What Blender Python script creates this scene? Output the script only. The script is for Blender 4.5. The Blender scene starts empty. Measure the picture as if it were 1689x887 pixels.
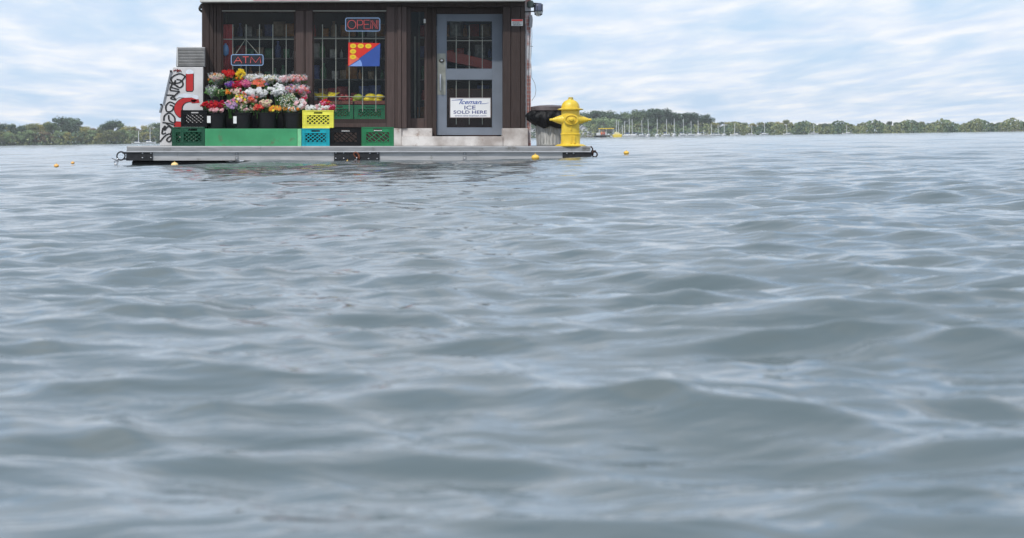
import bpy, math, random
import numpy as np
from mathutils import Vector, Matrix
C = bpy.context.scene
COL = C.collection
R = math.radians
random.seed(7)

# ------------------------------------------------------------------ camera, world, sun, exposure
D = 40.0            # camera to the raft's front edge
F = 4000.0          # focal length in photo pixels: 100 px = 1 m at the raft
H = 0.385            # eye height above the lake
ROLL = R(0.80)      # the camera leans a little; the raft lists by the same amount
CX, CY = 600.0, 230.0
M_RAFT = Matrix.Translation((0, 0, H)) @ Matrix.Rotation(ROLL, 4, 'Y')
cd = bpy.data.cameras.new('camera'); cam = bpy.data.objects.new('camera', cd); COL.objects.link(cam); C.camera = cam
cam.matrix_world = M_RAFT @ Matrix.Translation((0, -D, 0)) @ Matrix.Rotation(R(90), 4, 'X')
cd.sensor_width = 36; cd.lens = 36 * F / 1689
cd.shift_x = (844.5 - CX) / 1689; cd.shift_y = -(443.5 - CY) / 1689
cd.clip_start = .05; cd.clip_end = 20000
cd.dof.use_dof = True; cd.dof.focus_distance = D + .8; cd.dof.aperture_fstop = 11

SUN_EL, SUN_AZ = R(52), R(212)       # azimuth clockwise from +Y (north): light from the front left
w = bpy.data.worlds.new('World'); C.world = w; w.use_nodes = True
nt = w.node_tree; N = nt.nodes; L = nt.links
bg = N['Background']; bg.inputs['Strength'].default_value = .10
sky = N.new('ShaderNodeTexSky'); sky.sky_type = 'NISHITA'; sky.sun_disc = False
sky.sun_elevation = SUN_EL; sky.sun_rotation = SUN_AZ; sky.air_density = 1.0; sky.dust_density = .6; sky.ozone_density = 1.6
tc = N.new('ShaderNodeTexCoord'); sep = N.new('ShaderNodeSeparateXYZ'); L.new(tc.outputs['Generated'], sep.inputs[0])
def wmath(op, a, b=None, c=None):
    n = N.new('ShaderNodeMath'); n.operation = op
    for i, v in enumerate((a, b, c)):
        if v is None: continue
        if isinstance(v, (int, float)): n.inputs[i].default_value = v
        else: L.new(v, n.inputs[i])
    return n.outputs[0]
# clouds lie on a curved layer: scale falls towards the horizon
zz = wmath('ADD', wmath('MAXIMUM', sep.outputs[2], 0.0), .045)
u = wmath('DIVIDE', sep.outputs[0], zz); v = wmath('DIVIDE', sep.outputs[1], zz)
cmb = N.new('ShaderNodeCombineXYZ'); L.new(wmath('MULTIPLY', u, 1.75), cmb.inputs[0]); L.new(wmath('MULTIPLY', v, .50), cmb.inputs[1])
n1 = N.new('ShaderNodeTexNoise'); n1.inputs['Scale'].default_value = 1.0; n1.inputs['Detail'].default_value = 7; n1.inputs['Roughness'].default_value = .52; n1.inputs['Distortion'].default_value = .35
L.new(cmb.outputs[0], n1.inputs['Vector'])
cr = N.new('ShaderNodeValToRGB'); cr.color_ramp.elements[0].position = .35; cr.color_ramp.elements[1].position = .57
L.new(n1.outputs['Fac'], cr.inputs[0])
n2 = N.new('ShaderNodeTexNoise'); n2.inputs['Scale'].default_value = 1.9; n2.inputs['Detail'].default_value = 5
L.new(cmb.outputs[0], n2.inputs['Vector'])
cr2 = N.new('ShaderNodeValToRGB'); cr2.color_ramp.elements[0].position = .35; cr2.color_ramp.elements[1].position = .65
cr2.color_ramp.elements[0].color = (7.3, 8.4, 10.0, 1); cr2.color_ramp.elements[1].color = (10.2, 10.3, 10.6, 1)
L.new(n2.outputs['Fac'], cr2.inputs[0])
base = N.new('ShaderNodeMix'); base.data_type = 'RGBA'; base.inputs[0].default_value = .8
L.new(sky.outputs[0], base.inputs[6]); base.inputs[7].default_value = (5.7, 7.8, 10.6, 1)
mx = N.new('ShaderNodeMix'); mx.data_type = 'RGBA'
L.new(wmath('MULTIPLY', cr.outputs[0], .9), mx.inputs[0]); L.new(base.outputs[2], mx.inputs[6]); L.new(cr2.outputs[0], mx.inputs[7])
L.new(mx.outputs[2], bg.inputs['Color'])
sd = bpy.data.lights.new('sun', 'SUN'); sun = bpy.data.objects.new('sun', sd); COL.objects.link(sun)
sd.energy = 2.7; sd.angle = R(1.5); sd.color = (1, .96, .9)
dirv = Vector((math.sin(SUN_AZ) * math.cos(SUN_EL), math.cos(SUN_AZ) * math.cos(SUN_EL), math.sin(SUN_EL)))
sun.rotation_euler = dirv.to_track_quat('Z', 'Y').to_euler()
vs = C.view_settings; vs.view_transform = 'Standard'; vs.look = 'None'; vs.gamma = 1; vs.exposure = 0.0; vs.use_curve_mapping = False

# ------------------------------------------------------------------ materials
MATS = {}
def mat(name, col, rough=.6, metal=0.0, var=.12, scale=8.0, bump=0.0, col2=None, spec=.5, emit=0.0, coat=0, stretch=None, grime=None):
    if name in MATS: return MATS[name]
    m = bpy.data.materials.new(name); m.use_nodes = True; t = m.node_tree; b = t.nodes['Principled BSDF']
    b.inputs['Roughness'].default_value = rough; b.inputs['Metallic'].default_value = metal
    b.inputs['Specular IOR Level'].default_value = spec; b.inputs['Coat Weight'].default_value = coat
    co = t.nodes.new('ShaderNodeTexCoord'); nz = t.nodes.new('ShaderNodeTexNoise'); nz.inputs['Scale'].default_value = scale; nz.inputs['Detail'].default_value = 5
    if stretch:
        mp = t.nodes.new('ShaderNodeMapping'); mp.inputs['Scale'].default_value = stretch
        t.links.new(co.outputs['Object'], mp.inputs[0]); t.links.new(mp.outputs[0], nz.inputs['Vector'])
    else: t.links.new(co.outputs['Object'], nz.inputs['Vector'])
    mi = t.nodes.new('ShaderNodeMix'); mi.data_type = 'RGBA'
    rp = t.nodes.new('ShaderNodeValToRGB'); rp.color_ramp.elements[0].position = .34; rp.color_ramp.elements[1].position = .68
    t.links.new(nz.outputs['Fac'], rp.inputs[0]); t.links.new(rp.outputs[0], mi.inputs[0])
    lo = tuple(c * (1 - var) for c in col) + (1,); hi = (tuple(col2) if col2 else tuple(min(1, c * (1 + var)) for c in col)) + (1,)
    mi.inputs[6].default_value = lo; mi.inputs[7].default_value = hi
    if grime:
        gc, th, gs = grime; g = t.nodes.new('ShaderNodeTexNoise'); g.inputs['Scale'].default_value = gs; g.inputs['Detail'].default_value = 9; g.inputs['Roughness'].default_value = .7; t.links.new(co.outputs['Object'], g.inputs['Vector'])
        gr = t.nodes.new('ShaderNodeValToRGB'); gr.color_ramp.elements[0].position = th; gr.color_ramp.elements[1].position = th+.10; gr.color_ramp.elements[1].color = (.8, .8, .8, 1); t.links.new(g.outputs['Fac'], gr.inputs[0])
        m2 = t.nodes.new('ShaderNodeMix'); m2.data_type = 'RGBA'; t.links.new(gr.outputs[0], m2.inputs[0]); t.links.new(mi.outputs[2], m2.inputs[6]); m2.inputs[7].default_value = tuple(gc)+(1,); mi = m2
    t.links.new(mi.outputs[2], b.inputs['Base Color'])
    if emit:
        t.links.new(mi.outputs[2], b.inputs['Emission Color']); b.inputs['Emission Strength'].default_value = emit
    if bump:
        bp = t.nodes.new('ShaderNodeBump'); bp.inputs['Strength'].default_value = bump; bp.inputs['Distance'].default_value = .01
        t.links.new(nz.outputs['Fac'], bp.inputs['Height']); t.links.new(bp.outputs[0], b.inputs['Normal'])
    MATS[name] = m; return m
wood = mat('brown_board', (.044, .029, .025), .62, var=.22, scale=3, bump=.25, stretch=(30, 30, 1.2), spec=.35)
wood_l = mat('brown_trim', (.076, .050, .044), .55, var=.2, scale=3, bump=.2, stretch=(30, 30, 1.2), spec=.4)
alu = mat('dock_aluminium', (.30, .30, .305), .5, .35, var=.14, scale=5, bump=.05, stretch=(1, 6, 6), grime=((.12, .11, .09), .58, 3))
deckm = mat('deck_board', (.34, .34, .34), .75, var=.2, scale=6, bump=.2)
black = mat('black_plastic', (.009, .009, .010), .5, var=.25, scale=9, spec=.3)
blackm = mat('black_steel', (.02, .02, .022), .5, .2, var=.4, scale=12, bump=.2)
steel = mat('steel', (.5, .5, .52), .35, .9, var=.15)
rust = mat('rust', (.16, .05, .025), .8, .2, var=.5, scale=40, bump=.3)
white = mat('white_paint', (.72, .71, .69), .5, var=.08, scale=4)
plinthm = mat('stained_concrete', (.54, .47, .43), .8, var=.32, scale=3.5, bump=.15, col2=(.76, .72, .69), grime=((.27, .19, .15), .56, 4))
doorm = mat('grey_blue_door_paint', (.165, .19, .23), .5, var=.08, scale=3)
yellow = mat('hydrant_yellow', (.80, .54, .035), .42, var=.13, scale=6, bump=.12, coat=.1, col2=(.85, .61, .06), grime=((.34, .22, .05), .60, 9))
green_riser = mat('green_board', (.042, .29, .12), .55, var=.16, scale=2.2, col2=(.055, .34, .145), grime=((.10, .16, .08), .57, 5))
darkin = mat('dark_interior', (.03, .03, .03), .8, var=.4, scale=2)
galv = mat('galvanised_steel', (.30, .295, .28), .6, .35, var=.3, scale=14, stretch=(4, 4, .6))
red = mat('red_vinyl', (.5, .02, .02), .5, var=.12)
blackpaint = mat('black_spray_paint', (.015, .013, .013), .5, var=.3)
bluep = mat('blue_print', (.03, .08, .33), .5, var=.06)
navy = mat('navy_print', (.03, .04, .20), .5, var=.05)
redp = mat('red_print', (.66, .025, .015), .5, var=.06)
yelp = mat('yellow_print', (.85, .55, .02), .5, var=.04)
olivep = mat('mustard_print', (.62, .48, .01), .5, var=.04)
paleblue = mat('pale_blue_print', (.22, .35, .72), .5, var=.06)
bagm = mat('black_bag', (.005, .005, .006), .55, var=.3, spec=.25)
neon_red = mat('neon_red', (.75, .10, .10), .4, var=.02, emit=.42)
neon_blue = mat('neon_blue', (.28, .42, .70), .4, var=.02, emit=.38)
bar_m = mat('window_bar_paint', (.46, .455, .40), .5, var=.1)
rope_m = mat('cable_sheath', (.05, .05, .055), .6)
lampglass = mat('lamp_glass', (.6, .6, .56), .15, var=.05)
def glass(name, tint, gl, rough=.02):
    m = bpy.data.materials.new(name); m.use_nodes = True; t = m.node_tree; t.nodes.remove(t.nodes['Principled BSDF'])
    o = t.nodes['Material Output']; a = t.nodes.new('ShaderNodeBsdfTransparent'); a.inputs[0].default_value = tint + (1,)
    g = t.nodes.new('ShaderNodeBsdfGlossy'); g.inputs['Roughness'].default_value = rough
    x = t.nodes.new('ShaderNodeMixShader'); fr = t.nodes.new('ShaderNodeFresnel'); fr.inputs[0].default_value = 1.45
    ad = t.nodes.new('ShaderNodeMath'); ad.operation = 'MULTIPLY_ADD'; ad.inputs[1].default_value = gl; ad.inputs[2].default_value = 0.0
    t.links.new(fr.outputs[0], ad.inputs[0]); t.links.new(ad.outputs[0], x.inputs[0])
    t.links.new(a.outputs[0], x.inputs[1]); t.links.new(g.outputs[0], x.inputs[2]); t.links.new(x.outputs[0], o.inputs[0])
    return m
paneglass = glass('window_glass', (.97, .98, .97), .36)
def cello():
    m = bpy.data.materials.new('cellophane'); m.use_nodes = True; t = m.node_tree; b = t.nodes['Principled BSDF']
    b.inputs['Base Color'].default_value = (.85, .87, .88, 1); b.inputs['Roughness'].default_value = .18
    o = t.nodes['Material Output']; a = t.nodes.new('ShaderNodeBsdfTransparent'); x = t.nodes.new('ShaderNodeMixShader'); x.inputs[0].default_value = .22
    t.links.new(a.outputs[0], x.inputs[1]); t.links.new(b.outputs[0], x.inputs[2]); t.links.new(x.outputs[0], o.inputs[0]); return m
cellom = cello()

# ------------------------------------------------------------------ mesh helpers
def P(px, py, Y): s = (Y + D) / F; return Vector(((px - CX) * s, Y, (CY - py) * s))
def X(px, Y): return (px - CX) * (Y + D) / F
def Z(py, Y): return (CY - py) * (Y + D) / F
class MB:
    def __init__(s): s.v = []; s.f = []; s.m = []; s.k = 0
    def add(s, vs, fs):
        o = len(s.v); s.v += [tuple(a) for a in vs]; s.f += [tuple(i + o for i in f) for f in fs]; s.m += [s.k] * len(fs); return s
    def box(s, x0, x1, y0, y1, z0, z1):
        return s.add([(x0,y0,z0),(x1,y0,z0),(x1,y1,z0),(x0,y1,z0),(x0,y0,z1),(x1,y0,z1),(x1,y1,z1),(x0,y1,z1)],
                     [(0,3,2,1),(4,5,6,7),(0,1,5,4),(1,2,6,5),(2,3,7,6),(3,0,4,7)])
    def pbox(s, p0, p1, q0, q1, Y0, Y1):          # photo-pixel rectangle of a front face at depth Y0
        return s.box(X(p0, Y0), X(p1, Y0), Y0, Y1, Z(q1, Y0), Z(q0, Y0))
    def prism(s, pts, y0, y1):                    # pts: (x,z) outline, counter-clockwise seen from the front
        n = len(pts); vs = [(a, y0, b) for a, b in pts] + [(a, y1, b) for a, b in pts]
        return s.add(vs, [tuple(range(n)), tuple(range(2*n-1, n-1, -1))] + [(i, i+n, (i+1) % n+n, (i+1) % n) for i in range(n)])
    def pprism(s, pp, Y0, Y1): return s.prism([(X(a, Y0), Z(b, Y0)) for a, b in pp], Y0, Y1)
    def disc(s, px, py, rx, ry, Y0, Y1, n=24): return s.pprism([(px + rx*math.cos(-2*math.pi*i/n), py + ry*math.sin(-2*math.pi*i/n)) for i in range(n)], Y0, Y1)
    def tube(s, pts, r, n=6, r2=None, closed=False):
        pts = [Vector(p) for p in pts]; m = len(pts); vs = []; fs = []
        for i, p in enumerate(pts):
            if closed: d = pts[(i+1) % m] - pts[i-1]
            else: d = pts[min(i+1, m-1)] - pts[max(i-1, 0)]
            if d.length < 1e-9: d = Vector((0, 0, 1))
            d.normalize(); a = d.orthogonal() if abs(d.y) > .9 else d.cross(Vector((0, 1, 0))); a.normalize(); b = d.cross(a)
            rr = r if r2 is None else r + (r2 - r) * i / max(1, m-1)
            for k in range(n): t = 2*math.pi*k/n; vs.append(p + (a*math.cos(t) + b*math.sin(t))*rr)
        for i in range(m if closed else m-1):
            j = (i+1) % m
            for k in range(n): fs.append((i*n+k, i*n+(k+1) % n, j*n+(k+1) % n, j*n+k))
        if not closed: fs.append(tuple(range(n-1, -1, -1))); fs.append(tuple((m-1)*n+k for k in range(n)))
        return s.add(vs, fs)
    def lathe(s, prof, c, axis='z', n=32, sx=1, sy=1, mod=None):   # prof: (radius, height)
        vs = []; fs = []; c = Vector(c)
        for j, (r, h) in enumerate(prof):
            for k in range(n):
                t = 2*math.pi*k/n; q = r * (mod(t, h) if mod else 1); a, b = q*math.cos(t)*sx, q*math.sin(t)*sy
                if axis == 'z': p = Vector((a, b, h))
                elif axis == 'x': p = Vector((h, a, b))
                else: p = Vector((a, -h, b))
                vs.append(c + p)
        for j in range(len(prof)-1):
            for k in range(n): fs.append((j*n+k, j*n+(k+1) % n, (j+1)*n+(k+1) % n, (j+1)*n+k))
        fs.append(tuple(range(n-1, -1, -1))); fs.append(tuple((len(prof)-1)*n+k for k in range(n)))
        return s.add(vs, fs)
    def ring(s, c, r, rt, normal=(0, 1, 0), n=20, sx=1, sz=1):
        nv = Vector(normal).normalized(); a = nv.orthogonal().normalized(); b = nv.cross(a)
        return s.tube([Vector(c) + (a*math.cos(2*math.pi*i/n)*sx + b*math.sin(2*math.pi*i/n)*sz)*r for i in range(n)], rt, 6, closed=True)
def build(name, mb, m, parent=None, origin=None, smooth=False, bevel=0):
    o0 = Vector(origin) if origin is not None else (Vector(parent['_o']) if parent is not None else Vector((0, 0, 0)))
    me = bpy.data.meshes.new(name); me.from_pydata([(a-o0.x, b-o0.y, c-o0.z) for a, b, c in mb.v], [], mb.f)
    for x in (m if isinstance(m, (list, tuple)) else [m]): me.materials.append(x)
    if isinstance(m, (list, tuple)): me.polygons.foreach_set('material_index', mb.m)
    if smooth: me.polygons.foreach_set('use_smooth', [True]*len(me.polygons)); 
    me.update()
    o = bpy.data.objects.new(name, me); COL.objects.link(o); o['_o'] = list(o0)
    if parent is not None: o.parent = parent
    else: o.location = o0
    if smooth and smooth != 'all':
        try: me.set_sharp_from_angle(angle=R(40))
        except Exception: pass
    if bevel:
        bm = o.modifiers.new('bevel', 'BEVEL'); bm.width = bevel; bm.segments = 2; bm.limit_method = 'ANGLE'
    return o
RAFT = []      # top-level things that ride on the listing raft
def tag(o, label, cat, group=None, kind=None, raft=True):
    if label: o['label'] = label
    if cat: o['category'] = cat
    if group: o['group'] = group
    if kind: o['kind'] = kind
    if raft: RAFT.append(o)
    return o
def thing(name, loc, label, cat, group=None, raft=True):
    o = bpy.data.objects.new(name, None); COL.objects.link(o); o.location = loc; o['_o'] = list(loc); o.empty_display_size = .1
    return tag(o, label, cat, group, raft=raft)
def dup(root, loc, label, group=None, raft=True, rotz=None, scale=None):
    r = root.copy(); COL.objects.link(r); r.location = loc; r['label'] = label
    if group: r['group'] = group
    if rotz is not None: r.rotation_euler = (0, 0, rotz)
    if scale is not None: r.scale = scale
    def rec(src, dst):
        for ch in src.children:
            c = ch.copy(); COL.objects.link(c); c.parent = dst; rec(ch, c)
    rec(root, r)
    if raft: RAFT.append(r)
    return r
def text_faces(txt, px0, px1, py0, py1, Y, thick=.002, shear=0, bold=0):
    cu = bpy.data.curves.new('t', 'FONT'); cu.body = txt; cu.shear = shear; cu.offset = bold; cu.resolution_u = 3
    ob = bpy.data.objects.new('t', cu); COL.objects.link(ob); bpy.context.view_layer.update()
    me = bpy.data.meshes.new_from_object(ob.evaluated_get(bpy.context.evaluated_depsgraph_get()))
    vs = [v.co.copy() for v in me.vertices]; fs = [tuple(p.vertices) for p in me.polygons]
    bpy.data.objects.remove(ob); bpy.data.curves.remove(cu); bpy.data.meshes.remove(me)
    x0 = min(v.x for v in vs); x1 = max(v.x for v in vs); y0 = min(v.y for v in vs); y1 = max(v.y for v in vs)
    out = [P(px0 + (v.x-x0)/(x1-x0)*(px1-px0), py1 - (v.y-y0)/(y1-y0)*(py1-py0), Y) for v in vs]
    return out, fs

ORD = ['first','second','third','fourth','fifth','sixth','seventh','eighth','ninth','tenth','eleventh','twelfth','thirteenth','fourteenth','fifteenth','sixteenth','seventeenth','eighteenth','nineteenth','twentieth']
ORD += ['twenty-' + a for a in ORD[:9]] + ['thirtieth'] + ['thirty-' + a for a in ORD[:9]] + ['fortieth'] + ['forty-' + a for a in ORD[:9]] + ['fiftieth'] + ['fifty-' + a for a in ORD[:9]] + ['sixtieth'] + ['sixty-' + a for a in ORD[:9]]
DZ = -.11                      # deck height in the raft frame (camera = 0)
def deck_pt(px, Y): return Vector((X(px, Y), Y, DZ))

# ------------------------------------------------------------------ the lake
def build_water():
    rng = np.random.default_rng(11)
    rs = [.7]
    while rs[-1] < 9000: rs.append(rs[-1] * (1.0042 if rs[-1] < 45 else 1.0056 if rs[-1] < 160 else 1.012 if rs[-1] < 700 else 1.06))
    rs = np.array([0.0, .35] + rs)
    th = np.concatenate([np.arange(-26, -13, .16), np.arange(-13, 19, .052), np.arange(19, 30, .16), np.arange(30, 334, 3.0)]); th = np.radians(th)
    A, B = np.meshgrid(th, rs); nr, na = A.shape
    x = B*np.sin(A); y = B*np.cos(A) - D
    cell = np.where(B < 45, B*.0042, B*.0056)
    z = np.zeros_like(x); dx = np.zeros_like(x); dy = np.zeros_like(x)
    def n2(x, y, s, seed):
        r = np.random.default_rng(seed); o = np.zeros_like(x)
        for i in range(6):
            a = r.uniform(0, 6.28); k = s*r.uniform(.6, 1.6); o += np.sin(x*k*np.cos(a)+y*k*np.sin(a)+r.uniform(0, 6.28))
        return o/3.0
    wind = R(250)                                # waves run towards the camera and slightly left
    lam = np.geomspace(.10, 7.5, 88)
    for i, l in enumerate(lam):
        spread = .38 if l > .8 else .6
        a = wind + rng.normal(0, spread); k = 2*np.pi/l; ph = rng.uniform(0, 6.28)
        amp = .0036*l**.80 * rng.uniform(.6, 1.3) * (1.5 if l < .5 else .9 if l < 1.5 else .75) * (1 if l < 1.8 else (1.8/l)**.75)
        
        env = np.clip(1 + .55*n2(x, y, .9/l**.5*.6, 100+i), .15, 2)
        fade = np.clip((l/cell - 2.0)/2.5, 0, 1)
        p = k*(x*np.cos(a)+y*np.sin(a)) + ph + .6*n2(x, y, .5/l, 300+i)
        z += amp*env*fade*np.cos(p); q = amp*env*fade*1.0
        dx -= np.cos(a)*q*np.sin(p); dy -= np.sin(a)*q*np.sin(p)
    lift = np.clip(1 - B/2200, 0, 1)
    z = z*1.0 + .012*lift
    z = np.where(B < 1.0, z*.3 - .05, z)
    # calmer right under the raft's deck so that nothing floods it
    V = np.stack([x+dx, y+dy, z], -1).reshape(-1, 3)
    idx = np.arange(nr*na).reshape(nr, na)
    nx = np.roll(idx, -1, axis=1)
    Fq = np.stack([idx[:-1], nx[:-1], nx[1:], idx[1:]], -1).reshape(-1, 4)[:, ::-1]
    me = bpy.data.meshes.new('water'); me.vertices.add(len(V)); me.vertices.foreach_set('co', V.ravel())
    me.loops.add(Fq.size); me.loops.foreach_set('vertex_index', Fq.ravel().astype(np.int32))
    me.polygons.add(len(Fq)); me.polygons.foreach_set('loop_start', np.arange(0, Fq.size, 4, dtype=np.int32)); me.polygons.foreach_set('use_smooth', [True]*len(Fq))
    me.update(calc_edges=True); me.validate()
    m = bpy.data.materials.new('lake_water'); m.use_nodes = True; t = m.node_tree; b = t.nodes['Principled BSDF']
    b.inputs['Base Color'].default_value = (.095, .122, .128, 1); b.inputs['Roughness'].default_value = .05; b.inputs['IOR'].default_value = 1.5
    co = t.nodes.new('ShaderNodeTexCoord'); last = None
    for sc, st, ds, stx in ((11, .45, .012, (.5, 1.3, 1)), (4.5, .45, .03, (.5, 1.3, 1)), (2.4, .35, .04, (.4, 1.3, 1))):
        mp = t.nodes.new('ShaderNodeMapping'); mp.inputs['Scale'].default_value = stx; mp.inputs['Rotation'].default_value = (0, 0, .3)
        nz = t.nodes.new('ShaderNodeTexNoise'); nz.inputs['Scale'].default_value = sc; nz.inputs['Detail'].default_value = 3; nz.inputs['Distortion'].default_value = .6
        bp = t.nodes.new('ShaderNodeBump'); bp.inputs['Strength'].default_value = st; bp.inputs['Distance'].default_value = ds
        t.links.new(co.outputs['Object'], mp.inputs[0]); t.links.new(mp.outputs[0], nz.inputs['Vector']); t.links.new(nz.outputs['Fac'], bp.inputs['Height'])
        if last: t.links.new(last.outputs[0], bp.inputs['Normal'])
        last = bp
    t.links.new(last.outputs[0], b.inputs['Normal'])
    me.materials.append(m)
    o = bpy.data.objects.new('water', me); COL.objects.link(o); o['kind'] = 'structure'
build_water()

def shore():
    sm = mat('shore_soil', (.12, .11, .08), .9, var=.3, scale=.2)
    m = MB(); n = 60; vs = []
    for i in range(n+1):
        px = -900 + 3400*i/n; yd = 966 + 8*math.sin(i*.9) + 10*math.sin(i*.37)
        x = (px-CX)/F*yd
        vs += [(x, yd-D, -.4), (x, yd-D+6, .5), (x*1.02, yd-D+30, .9), (x*3, 5200, 2.5)]
    fs = []
    for i in range(n):
        for j in range(3): a = i*4+j; fs.append((a, a+4, a+5, a+1))
    m.add(vs, fs); o = build('shore', m, sm); o['kind'] = 'structure'
shore()

# ------------------------------------------------------------------ raft
def raft():
    t = thing('floating_dock', deck_pt(590, 2.5), 'long grey aluminium floating dock on black floats, carrying the little shop', 'dock')
    Yb = 4.9; x0, x1 = X(208.5, 0), X(974, 0)
    m = MB(); m.box(x0, x1, .06, Yb, DZ-.05, DZ); build('deck', m, deckm, t)
    m = MB(); prof = [(0, DZ-.012), (-.012, DZ-.02), (-.012, DZ-.082), (-.022, DZ-.086), (-.022, DZ-.096), (.05, DZ-.096), (.05, DZ+.003), (.006, DZ+.003)]
    n = len(prof); segs = [x0+.0, X(430, 0), X(497, 0)-.001, X(728, 0), x1]
    for a, b in zip(segs[:-1], segs[1:]):
        a2, b2 = a+.0015, b-.0015
        m.add([(a2 + (.02 if (a == x0 and q[1] > DZ-.05) else 0), q[0], q[1]) for q in prof] + [(b2, q[0], q[1]) for q in prof],
              [tuple(range(n)), tuple(range(2*n-1, n-1, -1))] + [(i, (i+1) % n, (i+1) % n+n, i+n) for i in range(n)])
    build('edge_trim', m, alu, t)
    m = MB(); m.box(x0+.003, x1-.002, -.03, -.0225, DZ-.0965, DZ-.084); build('edge_lip', m, mat('bright_lip', (.62, .62, .63), .4, .3, var=.1), t)
    m = MB(); m.box(x0+.02, x1-.01, .015, .12, DZ-.235, DZ-.098); m.box(x0+.02, x0+.08, .121, Yb-.1, DZ-.235, DZ-.098); m.box(x1-.07, x1-.01, .121, Yb-.1, DZ-.235, DZ-.098)
    build('side_beam', m, mat('beam_aluminium', (.46, .455, .455), .55, .25, var=.12, scale=3, stretch=(1, 6, 6), grime=((.20, .19, .16), .57, 3)), t)
    for px in (390.5, 766.5):
        m = MB(); m.pbox(px-3, px+3, 251, 264, .005, .014); b = build('joint_bracket', m, alu, t, bevel=.002)
        for q in (253.5, 261): m = MB(); m.lathe([(.011, 0), (.011, .006), (.006, .009)], P(px, q, .004), 'y', 10); build('bolt', m, steel, b)
    for (a, b_, bl) in ((208, 252, ((235, 252.5), (249, 252.5), (235, 260), (249, 260))), (551, 626, ((554, 252), (567, 252), (610, 252.5), (623, 252.5), (554, 261), (567, 261), (608, 261.5), (622, 261.5))), (928, 976, ((935, 252.7), (946, 252.7)))):
        m = MB(); m.pbox(a, b_, 250.6, 264.8, -.006, .012); pl = build('corner_plate', m, blackm, t, bevel=.003)
        for q in bl:
            m = MB(); m.lathe([(.014, 0), (.014, .006), (.009, .011), (.004, .012)], P(q[0], q[1], -.007), 'y', 10, sy=.8); build('bolt', m, steel, pl, smooth=True)
    for a, b_ in ((217, 372), (400, 545), (600, 745), (790, 966)):
        for y0_, y1_ in ((.13, 1.6), (3.0, 4.7)):
            m = MB(); m.box(X(a, .1), X(b_, .1), y0_, y1_, DZ-.62, DZ-.236); build('float', m, black, t, bevel=.03)
    # rings
    m = MB(); m.ring(P(199.5, 257, .03), .07, .012, (.1, 1, 0), sx=1, sz=.95); m.tube([P(202, 252, .03), P(210, 252, .03)], .016); m.tube([P(203, 262, .03), P(211, 262, .03)], .014)
    build('mooring_ring', m, blackm, t, smooth=True)
    m = MB(); m.ring(P(588, 255.5, -.03), .05, .013, (.3, 1, .2), sx=.7, sz=1); m.ring(P(591, 259, -.02), .04, .012, (1, .4, .2)); build('mooring_ring', m, rust, t, smooth=True)
    m = MB(); m.ring(P(981, 254.5, .06), .042, .012, (.4, 1, 0)); m.tube([P(974.5, 241, .03), P(977.5, 245, .03), P(977, 252, .03)], .012); m.tube([P(975, 249, .03), P(983, 249, .03)], .014); m.ring(P(977, 252, .03), .03, .010, (1, .3, .3))
    build('mooring_ring', m, mat('dark_rust', (.05, .025, .018), .7, .3, var=.5, scale=40), t, smooth=True)
    # shackles / chain ends
    m = MB()
    for i, (a, b_, nn) in enumerate(((194, 264, (1, .2, 0)), (191.5, 268, (.2, 1, 0)), (189.5, 272.5, (1, .3, 0)), (188, 277, (.2, 1, 0)), (186.5, 282, (1, .2, 0)))):
        m.ring(P(a, b_, .0), .03, .008, nn, sx=.75, sz=1.1)
    m.tube([P(184, 260.5, -.02), P(190, 263, 0), P(196, 266, .02)], .007)
    tag(build('mooring_chain', m, steel, origin=P(190, 270, 0), smooth=True), 'short steel chain hanging from the ring at the left end of the dock', 'chain')
    m = MB()
    for a, b_, nn in ((588, 262, (1, .2, 0)), (587.2, 266, (.2, 1, 0)), (586.5, 270.5, (1, .2, 0))): m.ring(P(a, b_, -.03), .026, .008, nn, sx=.8, sz=1.15)
    tag(build('mooring_chain', m, steel, origin=P(588, 266, 0), smooth=True), 'steel chain hanging from the rusty ring at the middle of the dock edge', 'chain')
raft()

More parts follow.
